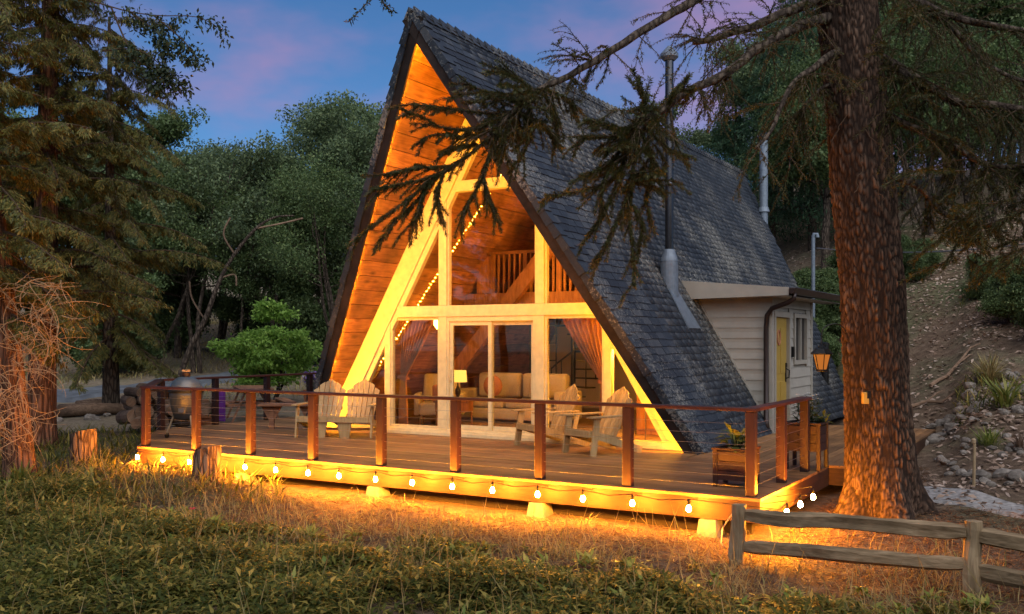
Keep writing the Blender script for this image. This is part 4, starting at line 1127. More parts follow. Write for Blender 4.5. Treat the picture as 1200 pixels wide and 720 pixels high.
# ------------------------------------------------------------------ furniture behind the glass
def soft(mb, name, mat, root, bev=.05):
    o = mb.build(name, M[mat], root, bevel=bev, smooth=True); o.modifiers['bevel'].segments = 3; return o
sofa = thing('sofa', 'pale linen sofa with cushions behind the sliding door', 'sofa', wpt(-1.15, 2.75, .02))
mb = MB(); mb.box((-1.1, -.45, .08), (1.1, .42, .30)); soft(mb, 'base', 'sofa', sofa, .03)
for x in (-.53, .53):
    mb = MB(); mb.box((x - .5, -.46, .305), (x + .5, .22, .47)); soft(mb, 'seat_cushion', 'sofa', sofa)
    mb = MB(); mb.box((x - .5, .2, .475), (x + .5, .44, .98)); soft(mb, 'back_cushion', 'sofa', sofa, .07)
for x in (-1.2, 1.2):
    mb = MB(); mb.box((x - .1, -.45, .08), (x + .1, .44, .66)); soft(mb, 'arm', 'sofa', sofa, .05)
t = thing('round_cushion', 'round terracotta cushion on the pale sofa', 'cushion', wpt(-1.45, 2.4, .76))
mb = MB(); mb.lathe([(.02, -.07), (.14, -.06), (.21, -.02), (.21, .02), (.14, .06), (.02, .07)], 24); mb.v = [(x, z - .02, y) for x, y, z in mb.v]; mb.build('cover', M['pillow'], t, smooth=True)
t = thing('pillow', 'square cream pillow at the right end of the sofa', 'pillow', wpt(-.45, 2.5, .72), R(12))
mb = MB(); mb.box((-.2, -.07, -.2), (.2, .07, .2)); soft(mb, 'cover', 'sofa', t, .06)
ac = thing('armchair', 'pale loose armchair behind the left window by the curtain', 'armchair', wpt(-2.15, 1.55, .02), R(30))
mb = MB(); mb.box((-.38, -.38, .2), (.38, .36, .44)); soft(mb, 'seat', 'sofa', ac)
mb = MB(); mb.hexa([(-.38, .25, .44), (.38, .25, .44), (.38, .42, .44), (-.38, .42, .44)], [(-.36, .42, .98), (.36, .42, .98), (.36, .55, .98), (-.36, .55, .98)]); soft(mb, 'backrest', 'sofa', ac)
for x in (-.43, .43):
    mb = MB(); mb.box((x - .05, -.36, .2), (x + .05, .36, .62)); soft(mb, 'arm', 'sofa', ac, .03)
for x in (-.34, .34):
    for y in (-.32, .32):
        mb = MB(); mb.tube([(x, y, .2), (x * 1.08, y * 1.08, 0)], [.025, .015], 8); mb.build('leg', M['beam_in'], ac)
t = thing('pillow', 'tan pillow on the armchair behind the left window', 'pillow', wpt(-2.0, 1.4, .62), R(30))
mb = MB(); mb.box((-.19, -.06, -.17), (.19, .06, .19)); soft(mb, 'cover', 'pillow', t, .055)
st = thing('side_table', 'dark wooden side table under the lamp inside the door', 'side table', wpt(-1.55, 1.15, .02))
mb = MB(); mb.box((-.3, -.25, .48), (.3, .25, .52)); mb.build('top', M['beam_in'], st)
mb = MB(); mb.box((-.28, -.23, .3), (.28, .23, .479)); mb.build('drawer', M['beam_in'], st)
for x in (-.26, .26):
    for y in (-.2, .2):
        mb = MB(); mb.tube([(x, y, .3), (x, y, 0)], [.022, .015], 8); mb.build('leg', M['beam_in'], st)
M['shade'] = emit('lit_lamp_shade', (1.0, .50, .08), 1.2)
lm = thing('table_lamp', 'table lamp with a drum shade on the side table inside the door', 'lamp', wpt(-1.5, 1.2, .54))
mb = MB(); mb.lathe([(.09, 0), (.085, .02), (.02, .04), (.05, .12), (.055, .18), (.02, .26), (.012, .34)], 16); mb.build('base', M['blackmetal'], lm, smooth=True)
mb = MB(); mb.lathe([(.175, .34), (.16, .56)], 24); mb.build('lamp_shade', M['shade'], lm, smooth=True)
pd = thing('pendant_lamp', 'small globe lamp hanging inside behind the left upper pane', 'lamp', wpt(-1.75, 1.0, 2.0))
M['globe'] = emit('lit_globe', (1.0, .48, .06), 24.0)
mb = MB(); mb.lathe([(.01, -.14), (.08, -.115), (.135, -.04), (.135, .04), (.08, .115), (.03, .135)], 20); mb.build('globe', M['globe'], pd, smooth=True)
mb = MB(); mb.tube([(0, 0, .135), (0, 0, 1.3)], .006, 6); mb.build('cord', M['blackmetal'], pd)
mb = MB(); mb.box((HX - 2.6, HY + .5, .021), (HX + 1.9, HY + 2.2, .032)); tag(mb.build('rug', M['rug']), 'patterned rug on the floor behind the glass doors', 'rug')
def curtain(label, xa, xb, tie, side):
    """gathered cloth: wide at the rail, tied back to one side, then falling straight"""
    t = thing('curtain', label, 'curtain', wpt(tie, .2, .02)); V = []; F = []; K = 72; n = 22
    for i in range(n):
        z = 2.04 - i / (n - 1) * 1.99
        f = min(1, (2.04 - z) / 1.05); g = f ** 1.15
        lo = xa + (tie - .06 - xa) * g; hi = xb + (tie + .06 - xb) * g
        if z < .99:
            q = (.99 - z) / .99; lo -= .06 * q; hi += .06 * q
        for k in range(K):
            u = k / (K - 1); x = lo + (hi - lo) * u
            y = .2 + .035 * math.sin(u * 6.283 * 9 + .4 * math.sin(i * .5)) * (1 if z > .99 else .8)
            V.append(wpt(x, y, z) - t.location)
    for i in range(n - 1):
        for k in range(K - 1): F.append((i * K + k, i * K + k + 1, (i + 1) * K + k + 1, (i + 1) * K + k))
    mb = MB(); mb.add(V, F); o = mb.build('cloth', M['curtain'], t, smooth=True); m = o.modifiers.new('t', 'SOLIDIFY'); m.thickness = .006
    mb = MB(); mb.bar((tie - .1, .2, 1.0), (tie + .1, .2, .97), .1, .05); mb.v = [tuple(wpt(*v) - t.location) for v in mb.v]; mb.build('tie_band', M['curtain'], t)
curtain('rust coloured curtain tied back at the left window', -2.1, -1.35, -2.03, -1)
curtain('rust coloured curtain tied back at the right window', 1.25, 2.12, 2.03, 1)
fs = thing('floor_stand', 'thin metal stand with an added unseen glowing shade behind the right window near the roof edge', 'lamp', wpt(2.62, .5, .02))
mb = MB(); mb.lathe([(.12, 0), (.12, .015), (.015, .02)], 16); mb.build('base', M['blackmetal'], fs)
mb = MB(); mb.tube([(0, 0, .02), (0, 0, 1.45)], .011, 8); mb.build('pole', M['steel'], fs)
mb = MB(); mb.lathe([(.20, 1.32), (.12, 1.6)], 20); mb.build('lamp_shade', emit('added_stand_glow', (1.0, .47, .06), 120.0), fs)  # glowing shade added out of view to brighten the room
p2_ = thing('pendant_lamp', 'added unseen globe light hanging high inside before the loft rail', 'lamp', wpt(1.1, 1.5, 3.7))
mb = MB(); mb.lathe([(.01, -.16), (.09, -.13), (.15, -.05), (.15, .05), (.09, .13), (.03, .15)], 20); mb.build('globe', emit('added_loft_glow', (1.0, .47, .06), 125.0), p2_, smooth=True)  # unseen globe added to light the loft rail and planks
mb = MB(); mb.tube([(0, 0, .15), (0, 0, .8)], .006, 6); mb.build('cord', M['blackmetal'], p2_)
cab = thing('cabinet', 'low wooden cabinet inside near the right roof edge', 'cabinet', wpt(2.35, 1.9, .02))
mb = MB(); mb.box((-.4, -.22, 0), (.4, .22, .85)); mb.build('body', M['beam_in'], cab, bevel=.01)
for x in (-.19, .19):
    mb = MB(); mb.box((x - .17, -.236, .08), (x + .17, -.221, .78)); mb.build('door', M['beam_in'], cab)
# ------------------------------------------------------------------ the big fir at the right
def ridged_bark():
    m, nt, N, L, out = new_mat('fir_bark'); at = N.new('ShaderNodeAttribute'); at.attribute_name = 'ridge'
    mp = coords(N, L, (45, 45, 14)); n = noise(N, L, mp, 1, 6, .7); mp2 = coords(N, L, (2, 2, .8)); n2 = noise(N, L, mp2, 1, 3)
    h = mixc(N, L, at.outputs['Color'], n.outputs['Color'], .42)
    r = ramp(N, [(.26, (.024, .016, .012)), (.52, (.080, .050, .034)), (.82, (.165, .105, .07))]); L.new(h.outputs[0], r.inputs[0])
    rb = ramp(N, [(.35, (.7, .7, .7)), (.65, (1.1, 1.1, 1.1))]); L.new(n2.outputs['Fac'], rb.inputs[0])
    c = mixc(N, L, r.outputs[0], rb.outputs[0], 1, 'MULTIPLY')
    principled(N, L, out, c.outputs[0], .95, .08, 0, bump(N, L, h.outputs[0], .7, .03)); return m
M['bark_big'] = ridged_bark()
M['bark_dark'] = bark('dark_bark', (.10, .075, .055), (.025, .018, .014), (18, 18, 6), .8, .25)
M['bark_red'] = bark('cedar_bark', (.20, .105, .065), (.05, .025, .016), (22, 22, 2.2), .9, .25)
M['twig'] = plain('brown_twig', (.075, .05, .032), .9, .1, 0, .2, 20)
M['deadtwig'] = plain('pale_dead_twig', (.34, .22, .12), .85, .1, 0, .15, 20)
M['needle'] = leafmat('fir_needles', (.032, .042, .013), (.066, .072, .022), (.12, .09, .03), .25, .3)
M['needle_l'] = leafmat('cedar_spray', (.055, .066, .016), (.13, .13, .03), (.25, .18, .04), .35, .35)
M['oakleaf'] = leafmat('oak_leaf', (.05, .085, .03), (.10, .15, .052), (.16, .205, .07), .35, .4)
M['oakleaf_b'] = leafmat('grey_oak_leaf', (.055, .085, .042), (.11, .155, .07), (.17, .21, .09), .35, .35)
M['firleaf'] = leafmat('deep_fir_leaf', (.03, .07, .036), (.06, .125, .06), (.10, .16, .075), .3, .4)
M['maple'] = leafmat('maple_leaf', (.13, .25, .045), (.22, .37, .06), (.30, .44, .09), .45, .2)

TT = 11.3
tree = thing('fir_tree', 'massive fir with furrowed bark standing before the right end of the deck', 'tree', cw((1036 - 600) / FPX * TT, TT) + (-.4,))
_tp = [(-.75, 1040, 62), (-.45, 1038, 55), (-.25, 1036, 48), (.0, 1034, 43), (.4, 1032, 40), (1.0, 1029, 37), (2.3, 1023, 36.5), (3.8, 1008, 35.5), (5.66, 991, 34.5), (8, 970, 31), (11, 945, 26)]
_tz = np.array([a[0] for a in _tp]); _tx = np.array([a[1] for a in _tp]); _tr = np.array([a[2] for a in _tp])
def trunk_c(z):
    X, Y = cw((np.interp(z, _tz, _tx) - 600) / FPX * TT, TT); return Vector((X, Y, z))
K, NZ = 190, 430
V = []; RG = []; nz_ = mnoise.noise; vor = mnoise.voronoi
for i in range(NZ):
    z = -.75 + (i / (NZ - 1)) * 9.0
    c = trunk_c(z); r0 = float(np.interp(z, _tz, _tr)) / FPX * TT
    fl = max(0, .3 - z)
    for k in range(K):
        a = 2 * math.pi * k / K; ca, sa = math.cos(a), math.sin(a)
        w = .55 * nz_((ca * 3, sa * 3, z * .9))
        dd = vor((ca * r0 * 30 + w, sa * r0 * 30 + w, z * 8 + w * .9))[0]
        ridge = min(1, (dd[1] - dd[0]) * 2.6) * (.72 + .55 * nz_((ca * 5 + 7, sa * 5, z * 2.2))); fu = abs(nz_((ca * 2.6 + .15 * w, sa * 2.6, z * .55))); ridge *= min(1, .25 + fu * 6); RG.append(ridge)
        r = r0 * (1 + .05 * nz_((ca * 1.2, sa * 1.2, z * .35)) + fl * .36 * math.sin(a * 5 + 1.0 + .6 * math.sin(a * 2)) * min(1, fl * 2)) + .030 * (ridge - .6) + .008 * nz_((ca * 12, sa * 12, z * 9))
        V.append((c.x + ca * r, c.y + sa * r, z))
i, k = np.meshgrid(np.arange(NZ - 1), np.arange(K), indexing='ij')
a = i * K + k; b = i * K + (k + 1) % K
_tk = np_mesh('trunk', V, np.stack([a, b, b + K, a + K], -1).reshape(-1, 4), M['bark_big'], tree, off=tree.location)
_ca = _tk.data.color_attributes.new('ridge', 'FLOAT_COLOR', 'POINT'); _cc = np.ones((len(V), 4), np.float32); _cc[:, :3] = np.array(RG)[:, None]; _ca.data.foreach_set('color', _cc.ravel())

NV = []; NF = []; NN = 0
def needles_along(pts, dens, ln, wd, droop=.2, rng=RN):
    """stiff short needles all round a twig"""
    global NN
    pts = np.array([tuple(p) for p in pts]); seg = np.diff(pts, axis=0); sl = np.linalg.norm(seg, axis=1); tot = sl.sum()
    n = max(3, int(tot * dens)); s = rng.uniform(0, tot, n); cs = np.concatenate([[0], np.cumsum(sl)])
    j = np.clip(np.searchsorted(cs, s) - 1, 0, len(seg) - 1); f = (s - cs[j]) / np.maximum(sl[j], 1e-9)
    C = pts[j] + seg[j] * f[:, None]; T = unit(seg[j])
    r = unit(rng.normal(size=(n, 3))); r = unit(r - T * (r * T).sum(1, keepdims=True)); D = unit(r + T * rng.uniform(.2, 1.0, (n, 1)) + np.array([0, 0, -droop]))
    V_, F_ = blades(C, D, r, rng.uniform(.6, 1.25, n) * ln, wd, .12)
    NV.append(V_); NF.append(F_ + NN); NN += len(V_)
def bez(pts, n=18):
    pts = [Vector(p) for p in pts]
    if len(pts) == 2: return [pts[0].lerp(pts[1], i / n) for i in range(n + 1)]
    out = []
    for i in range(len(pts) - 1):
        p0 = pts[max(i - 1, 0)]; p1 = pts[i]; p2 = pts[i + 1]; p3 = pts[min(i + 2, len(pts) - 1)]
        m = max(3, n // (len(pts) - 1))
        for k in range(m):
            t = k / m; out.append(.5 * ((2 * p1) + (-p0 + p2) * t + (2 * p0 - 5 * p1 + 4 * p2 - p3) * t * t + (-p0 + 3 * p1 - 3 * p2 + p3) * t ** 3))
    out.append(pts[-1]); return out
brnd = random.Random(21)
twmb = MB()
def twig(p0, d, ln, r, depth, dens, nl, droop=.25, nw=.009):
    """a twig that droops; sub-twigs to both sides; needles on all"""
    d = Vector(d).normalized(); pts = [Vector(p0)]; n = 5
    for i in range(n):
        d = (d + Vector((brnd.uniform(-.16, .16), brnd.uniform(-.16, .16), -droop * .22 + brnd.uniform(-.1, .1)))).normalized(); pts.append(pts[-1] + d * ln / n)
    twmb.tube(pts, [r * (1 - .75 * i / n) for i in range(n + 1)], 3)
    if dens: needles_along(pts, dens, nl, nw)
    if depth > 0:
        for i in range(1, n):
            if brnd.random() < .8:
                t_ = (pts[i] - pts[i - 1]).normalized(); sd = t_.cross(Vector((0, 0, 1))); sd = sd.normalized() if sd.length > .1 else Vector((1, 0, 0))
                q = t_ * .8 + sd * brnd.choice((-1, 1)) * brnd.uniform(.4, 1) + Vector((0, 0, brnd.uniform(-.5, .2)))
                twig(pts[i], q, ln * brnd.uniform(.3, .55), r * .55, depth - 1, dens, nl, droop, nw)
    return pts
def limb(pix, r0, r1, name='branch'):
    pts = bez([P(*p) for p in pix], 26)
    mb = MB(); n = len(pts)
    pts = [p + Vector((mnoise.noise(p * 3), mnoise.noise(p * 3 + Vector((9, 0, 0))), mnoise.noise(p * 3 + Vector((0, 9, 0))))) * .03 for p in pts]
    mb.tube(pts, [r0 + (r1 - r0) * i / (n - 1) for i in range(n)], 8); mb.build(name, M['bark_dark'], tree, world=True, smooth=True); return pts
def spray(pix, r=.012, dens=420, ln=.042, sub=.6, nl=None):
    """needled twig through given places, with side twigs"""
    pts = bez([P(*p) for p in pix], 16); n = len(pts)
    twmb.tube(pts, [r * (1 - .7 * i / (n - 1)) for i in range(n)], 5)
    needles_along(pts, dens * 1.1, ln * 1.15, .014)
    for i in range(2, n - 1):
        if brnd.random() < sub:
            t_ = (pts[i] - pts[i - 1]).normalized(); sd = t_.cross(Vector((0, 0, 1))); sd = sd.normalized() if sd.length > .1 else Vector((1, 0, 0))
            twig(pts[i], t_ + sd * brnd.choice((-1, 1)) * brnd.uniform(.5, 1.1) + Vector((0, 0, brnd.uniform(-.6, .1))), brnd.uniform(.14, .34), r * .5, 0, dens * .9, ln * .9)
# main limbs reaching left over the cabin
LA = limb([(1000, -20, 11.3), (940, 6, 11.0), (870, 36, 10.7), (812, 50, 10.6)], .075, .03)
LB = limb([(985, 20, 11.2), (952, 25, 11.0), (892, 54, 10.6), (855, 82, 10.3), (820, 102, 10.1), (775, 130, 9.8), (752, 140, 9.7)], .065, .035)
LC = limb([(988, -95, 11.3), (930, -60, 11.1), (820, -4, 10.7), (780, 20, 10.4), (730, 50, 10.1), (682, 82, 9.9), (640, 102, 9.7), (606, 126, 9.6), (575, 160, 9.5)], .065, .02)
LD = limb([(1000, 50, 11.2), (960, 75, 10.9), (925, 105, 10.6), (905, 150, 10.4), (885, 175, 10.3)], .05, .012)
LE = limb([(1000, 90, 11.3), (955, 110, 11.1), (935, 150, 11.0), (925, 200, 10.9)], .03, .008)
# limbs to the right
LF = limb([(1010, 60, 11.3), (1045, 78, 11.1), (1090, 102, 10.9), (1130, 122, 10.7), (1220, 128, 10.5)], .08, .04)
LG = limb([(1015, 120, 11.3), (1045, 136, 11.1), (1085, 156, 10.9), (1120, 172, 10.8), (1160, 195, 10.6), (1230, 190, 10.4)], .05, .025)
LH = limb([(1000, -30, 11.3), (1060, -5, 11), (1120, 20, 10.7), (1220, 40, 10.4)], .06, .03)
LI = limb([(1000, -40, 11.3), (1090, 10, 11.6), (1150, 70, 11.8), (1210, 100, 12)], .05, .02)
LJ = limb([(1020, 200, 11.3), (1070, 215, 11.0), (1110, 250, 10.8), (1160, 262, 10.6), (1230, 230, 10.4)], .04, .02)
# clump over the gable, with long drooping arms
for pix in ([(628, 108, 9.7), (606, 92, 9.7), (588, 82, 9.7)], [(612, 122, 9.6), (585, 112, 9.6), (560, 104, 9.6), (552, 100, 9.6)],
            [(600, 130, 9.6), (560, 150, 9.5), (520, 150, 9.4), (497, 138, 9.4), (470, 128, 9.4)], [(590, 135, 9.6), (545, 130, 9.5), (510, 125, 9.4), (484, 123, 9.4)],
            [(585, 150, 9.5), (545, 160, 9.5), (510, 158, 9.4), (495, 164, 9.4)], [(575, 160, 9.5), (545, 185, 9.4), (510, 205, 9.3), (470, 216, 9.3), (437, 221, 9.3)],
            [(540, 188, 9.4), (505, 212, 9.3), (470, 240, 9.2), (440, 262, 9.2), (408, 288, 9.2)], [(508, 210, 9.3), (486, 238, 9.3), (460, 262, 9.2), (438, 294, 9.2)],
            [(520, 205, 9.3), (512, 228, 9.3), (516, 250, 9.3)], [(498, 214, 9.3), (492, 240, 9.3), (482, 262, 9.3)],
            [(590, 140, 9.6), (575, 180, 9.5), (564, 212, 9.5), (548, 240, 9.4), (540, 258, 9.4)], [(566, 205, 9.5), (572, 230, 9.5), (580, 246, 9.5)],
            [(620, 115, 9.7), (622, 150, 9.6), (612, 180, 9.6), (600, 196, 9.6)], [(636, 106, 9.7), (648, 130, 9.7), (652, 152, 9.7)],
            [(600, 130, 9.6), (594, 160, 9.5), (585, 182, 9.5)], [(560, 170, 9.5), (536, 172, 9.4), (514, 180, 9.4)], [(530, 195, 9.4), (480, 198, 9.3), (452, 205, 9.3)],
            [(640, 104, 9.7), (664, 116, 9.8), (672, 126, 9.8)], [(600, 128, 9.6), (640, 150, 9.6), (650, 168, 9.6)]):
    spray(pix, .016, 620, .05, .75)
for _ in range(26):                          # thicken the heart of the clump
    p = P(brnd.uniform(560, 650), brnd.uniform(98, 165), 9.6 + brnd.uniform(-.15, .15)); twig(p, (brnd.uniform(-1, 1), brnd.uniform(-1, 1), brnd.uniform(-.8, .2)), brnd.uniform(.25, .5), .009, 1, 480, .045)
# second clump, hanging before the roof
for pix in ([(752, 140, 9.7), (730, 152, 9.6), (712, 146, 9.5), (686, 140, 9.5)], [(748, 148, 9.7), (715, 160, 9.5), (690, 160, 9.5), (680, 166, 9.5)],
            [(748, 150, 9.7), (725, 180, 9.6), (700, 200, 9.5), (682, 206, 9.5)], [(745, 155, 9.7), (722, 205, 9.6), (690, 222, 9.5), (640, 230, 9.4)],
            [(748, 158, 9.7), (742, 200, 9.6), (738, 250, 9.6), (742, 300, 9.6), (743, 336, 9.6)], [(742, 215, 9.6), (722, 262, 9.5), (708, 290, 9.5), (698, 304, 9.5)],
            [(735, 190, 9.6), (718, 230, 9.5), (702, 258, 9.5), (690, 276, 9.5)], [(750, 150, 9.7), (765, 190, 9.7), (758, 230, 9.7), (762, 258, 9.7)],
            [(755, 140, 9.7), (772, 165, 9.7), (790, 178, 9.7), (815, 186, 9.7)], [(752, 138, 9.7), (756, 118, 9.7), (750, 104, 9.7)], [(780, 128, 9.8), (790, 108, 9.8), (800, 104, 9.8)],
            [(745, 170, 9.6), (728, 168, 9.5), (705, 178, 9.5)], [(742, 240, 9.6), (752, 262, 9.6), (750, 285, 9.6)], [(736, 180, 9.6), (716, 196, 9.5), (704, 226, 9.5), (706, 240, 9.5)]):
    spray(pix, .016, 640, .055, .7)
for _ in range(26):
    p = P(brnd.uniform(722, 775), brnd.uniform(128, 215), 9.65 + brnd.uniform(-.12, .12)); twig(p, (brnd.uniform(-1, 1), brnd.uniform(-1, 1), brnd.uniform(-1, .1)), brnd.uniform(.25, .5), .009, 1, 480, .05)
# thin, sparse twigs along the limbs
def fringe(pts, n, ln, dens, nl, depth=1, i0=0.05, up=.4, droop=.5):
    for _ in range(n):
        f = brnd.uniform(i0, 1); i = min(len(pts) - 2, int(f * (len(pts) - 1))); t_ = (pts[i + 1] - pts[i]).normalized()
        d = t_ * brnd.uniform(-.2, 1) + Vector((brnd.uniform(-.9, .9), brnd.uniform(-.9, .9), brnd.uniform(-1, up)))
        twig(pts[i], d, brnd.uniform(.4, 1) * ln, .008, depth, dens, nl, droop)
for L_ in (LA, LB, LC): fringe(L_, 46, .7, 130, .035, 1, .05, .9); needles_along(L_, 260, .05, .008)
for L_ in (LF, LG, LH): needles_along(L_, 200, .05, .008)
fringe(LB, 12, .6, 420, .045, 1, .5); fringe(LC, 10, .5, 420, .045, 1, .55)
for L_ in (LD, LE): fringe(L_, 22, .8, 190, .04, 1, .1, .1)
for L_ in (LF, LG, LH, LI): fringe(L_, 52, 1.0, 170, .045, 1, .05, .4)
fringe(LJ, 30, .7, 330, .055, 1, .35, .2); fringe(LG, 22, .6, 330, .055, 1, .5, .1)
fringe(LF, 26, .9, 300, .05, 1, .3, .2)
# sprays in the lower right corner of the crown
for _ in range(26):
    p = P(brnd.uniform(1120, 1230), brnd.uniform(195, 320), 10.3 + brnd.uniform(-.3, .3)); twig(p, (brnd.uniform(-1, .1), brnd.uniform(-1, .3), brnd.uniform(-.5, .1)), brnd.uniform(.35, .7), .009, 1, 400, .055)
# little curling dead twigs on the trunk
for px, py in ((1000, 120), (1012, 150), (1040, 160), (1008, 180), (1030, 205)):
    c = P(px, py, 10.98); pts = [c]
    for q in range(9): pts.append(pts[-1] + Vector((brnd.uniform(-.05, .06), brnd.uniform(-.05, .02), -.05 + brnd.uniform(-.03, .03))))
    twmb.tube(pts, .006, 4)
twmb.build('twigs', M['twig'], tree, world=True, kind='stuff')
np_mesh('needles', np.concatenate(NV), np.concatenate(NF), M['needle'], tree, kind='stuff', off=tree.location)

# lantern on its bracket, and the little tag on the trunk
lp_ = P(963, 433, 11.0)
ln = thing('hanging_lantern', 'black lantern with amber glass hanging from an iron hook on the fir trunk', 'lantern', lp_)
M['amber'] = emit('amber_lantern_glow', (1.0, .30, .05), .3)
mb = MB(); mb.lathe([(.06, 0), (.07, .012), (.115, .2), (.10, .205)], 6); mb.build('amber_pane', M['amber'], ln)
mb = MB(); mb.lathe([(.15, .206), (.155, .22), (.09, .29), (.05, .30), (.045, .33), (.02, .345), (.012, .40), (.004, .42)], 6); mb.build('lantern_cap', M['blackmetal'], ln)
mb = MB(); mb.lathe([(.07, -.03), (.08, -.02), (.08, -.002), (.06, .0)], 6); mb.build('lantern_base', M['blackmetal'], ln)
for k in range(6):
    a = k * math.pi / 3; mb = MB(); mb.bar((.069 * math.cos(a), .069 * math.sin(a), .0), (.119 * math.cos(a), .119 * math.sin(a), .206), .01, .01); mb.build('lantern_bar', M['blackmetal'], ln)
mb = MB(); mb.tube(bez([lp_ + Vector((0, 0, .42)), P(964, 378, 11.0), P(970, 371, 11.0), P(984, 368, 11.0), P(994, 374, 11.05), P(1002, 390, 11.1)], 24), .008, 6)
mb.build('hook', M['blackmetal'], ln, world=True)
ln.scale = (.82, .82, .82)
c = P(1014, 466, 10.86); tg = thing('trunk_tag', 'small yellowish box fixed to the fir trunk', 'tag', c, YAW)
mb = MB(); mb.box((-.033, -.03, -.07), (.033, .03, .06)); mb.build('box', M['door'], tg, bevel=.006)
mb = MB(); mb.box((.01, -.035, -.01), (.05, .05, .075)); mb.build('cap', M['blackmetal'], tg)

# ------------------------------------------------------------------ leaf trees
def grow(seed, H, stems=1, spread=.35, limbs=9, lean=0.0, low=.3, rad=.16, up=.5):
    """trunk skeleton; returns bark MB and a list of twig end points"""
    rr = random.Random(seed); mb = MB(); ends = []
    for s in range(stems):
        a0 = rr.uniform(0, 6.28); d = Vector((math.cos(a0) * spread * (stems > 1) + lean, math.sin(a0) * spread * (stems > 1), 1)).normalized()
        p = Vector((math.cos(a0) * .12 * (stems > 1), math.sin(a0) * .12 * (stems > 1), -.3)); pts = [p]; n = 11
        for i in range(n):
            d = (d + Vector((rr.uniform(-.16, .16), rr.uniform(-.16, .16), .10))).normalized(); pts.append(pts[-1] + d * H * .85 / n)
        r0 = rad * (.75 if stems > 1 else 1); mb.tube(pts, [r0 * (1.25 if i == 0 else 1) * (1 - .82 * i / n) for i in range(n + 1)], 8)
        for k in range(limbs):
            f = low + (1 - low) * (k + rr.random()) / limbs; i = min(n - 1, int(f * n)); q = pts[i].lerp(pts[i + 1], f * n - i)
            a = rr.uniform(0, 6.28); ld = Vector((math.cos(a), math.sin(a), rr.uniform(.0, up))).normalized(); L_ = H * rr.uniform(.2, .38) * (1.15 - .6 * f)
            lp = [q]
            for j in range(5):
                ld = (ld + Vector((rr.uniform(-.25, .25), rr.uniform(-.25, .25), rr.uniform(-.05, .22)))).normalized(); lp.append(lp[-1] + ld * L_ / 5)
            rl = r0 * (1 - .8 * f) * .5; mb.tube(lp, [rl * (1 - .8 * j / 5) for j in range(6)], 5)
            for j in range(2, 6):
                for _ in range(2):
                    td = (ld + Vector((rr.uniform(-1, 1), rr.uniform(-1, 1), rr.uniform(-.4, .8)))).normalized(); e = lp[j] + td * H * rr.uniform(.05, .12)
                    mb.tube([lp[j], lp[j].lerp(e, .5) + Vector((0, 0, .03)), e], [rl * .3, rl * .2, .006], 4); ends.append(e); ends.append(lp[j].lerp(e, .5))
        ends.append(pts[-1])
    return mb, ends
def foliage(ends, per, rad, Lh, Wd, seed, flat=.75, droop=0.25):
    g = np.random.default_rng(seed); E = np.array([tuple(e) for e in ends]); n = len(E) * per
    sz = np.repeat(g.uniform(.6, 1.3, len(E)), per)[:, None]
    off = unit(g.normal(size=(n, 3))) * (g.uniform(0, 1, (n, 1)) ** .5) * rad * sz * np.array([1, 1, flat])
    C = np.repeat(E, per, 0) + off
    D = unit(g.normal(size=(n, 3)) + np.array([0, 0, -droop])); U = unit(g.normal(size=(n, 3)) + np.array([0, 0, 1.2]))
    return blades(C, D, U, g.uniform(.6, 1.25, n) * Lh, g.uniform(.8, 1.2, n) * Wd, .2)
protos = {}
def leaf_tree(kind, seed, H, per, frad, Lh, Wd, mat, barkm, **kw):
    t = thing('tree', 'x', 'tree'); mb, ends = grow(seed, H, **kw)
    mb.build('trunk', M[barkm], t)
    V, F = foliage(ends, per, frad, Lh, Wd, seed); np_mesh('crown', V, F, M[mat], t, kind='stuff'); protos[kind] = t; t['n'] = 0; return t
leaf_tree('oak', 3, 9.0, 165, .62, .13, .075, 'oakleaf', 'bark_dark', limbs=17, low=.36, rad=.17)
leaf_tree('oak2', 8, 9.0, 120, .66, .13, .075, 'oakleaf_b', 'bark_dark', stems=2, spread=.25, limbs=11, low=.38, rad=.16)
leaf_tree('airy', 14, 9.0, 50, .52, .12, .065, 'oakleaf_b', 'bark_dark', stems=2, spread=.2, limbs=12, low=.4, rad=.11)
leaf_tree('multi', 27, 8.0, 72, .55, .11, .06, 'oakleaf', 'bark_dark', stems=4, spread=.45, limbs=6, low=.45, rad=.12)
leaf_tree('low', 31, 3.4, 165, .42, .10, .06, 'oakleaf', 'bark_dark', stems=3, spread=.6, limbs=8, low=.1, rad=.06)
# conical evergreen for the slope behind
def fir_proto(seed, H):
    t = thing('tree', 'x', 'tree'); g = np.random.default_rng(seed); rr = random.Random(seed); mb = MB()
    mb.tube([(0, 0, -.3), (0, 0, H * .4), (.05, 0, H)], [.2, .14, .02], 8); C = []; D = []
    for k in range(95):
        f = .12 + .88 * (k / 95) ** .9; z = f * H; L_ = (1 - f) * H * .30 + .3; a = k * 2.4 + rr.uniform(-.3, .3); q = [Vector((0, 0, z))]; d = Vector((math.cos(a), math.sin(a), .12))
        for j in range(5):
            d = (d + Vector((0, 0, -.12 + rr.uniform(-.05, .05)))).normalized(); q.append(q[-1] + d * L_ / 5)
        mb.tube(q, [.03 * (1 - f) + .012, .02, .015, .012, .008, .004], 4)
        for j in range(1, 6):
            m = int(34 * L_ / 2 + 10)
            c = np.array(q[j]) + g.normal(size=(m, 3)) * np.array([.22, .22, .10]) * (L_ / 2.2 + .25); C.append(c)
            D.append(unit(g.normal(size=(m, 3)) * .7 + np.array([math.cos(a), math.sin(a), -.45])))
    C = np.concatenate(C); D = np.concatenate(D); V, F = blades(C, D, unit(g.normal(size=C.shape) * .4 + np.array([0, 0, 1.])), g.uniform(.14, .3, len(C)), .05, .15)
    mb.build('trunk', M['bark_dark'], t); np_mesh('crown', V, F, M['firleaf'], t, kind='stuff'); protos['fir'] = t; t['n'] = 0
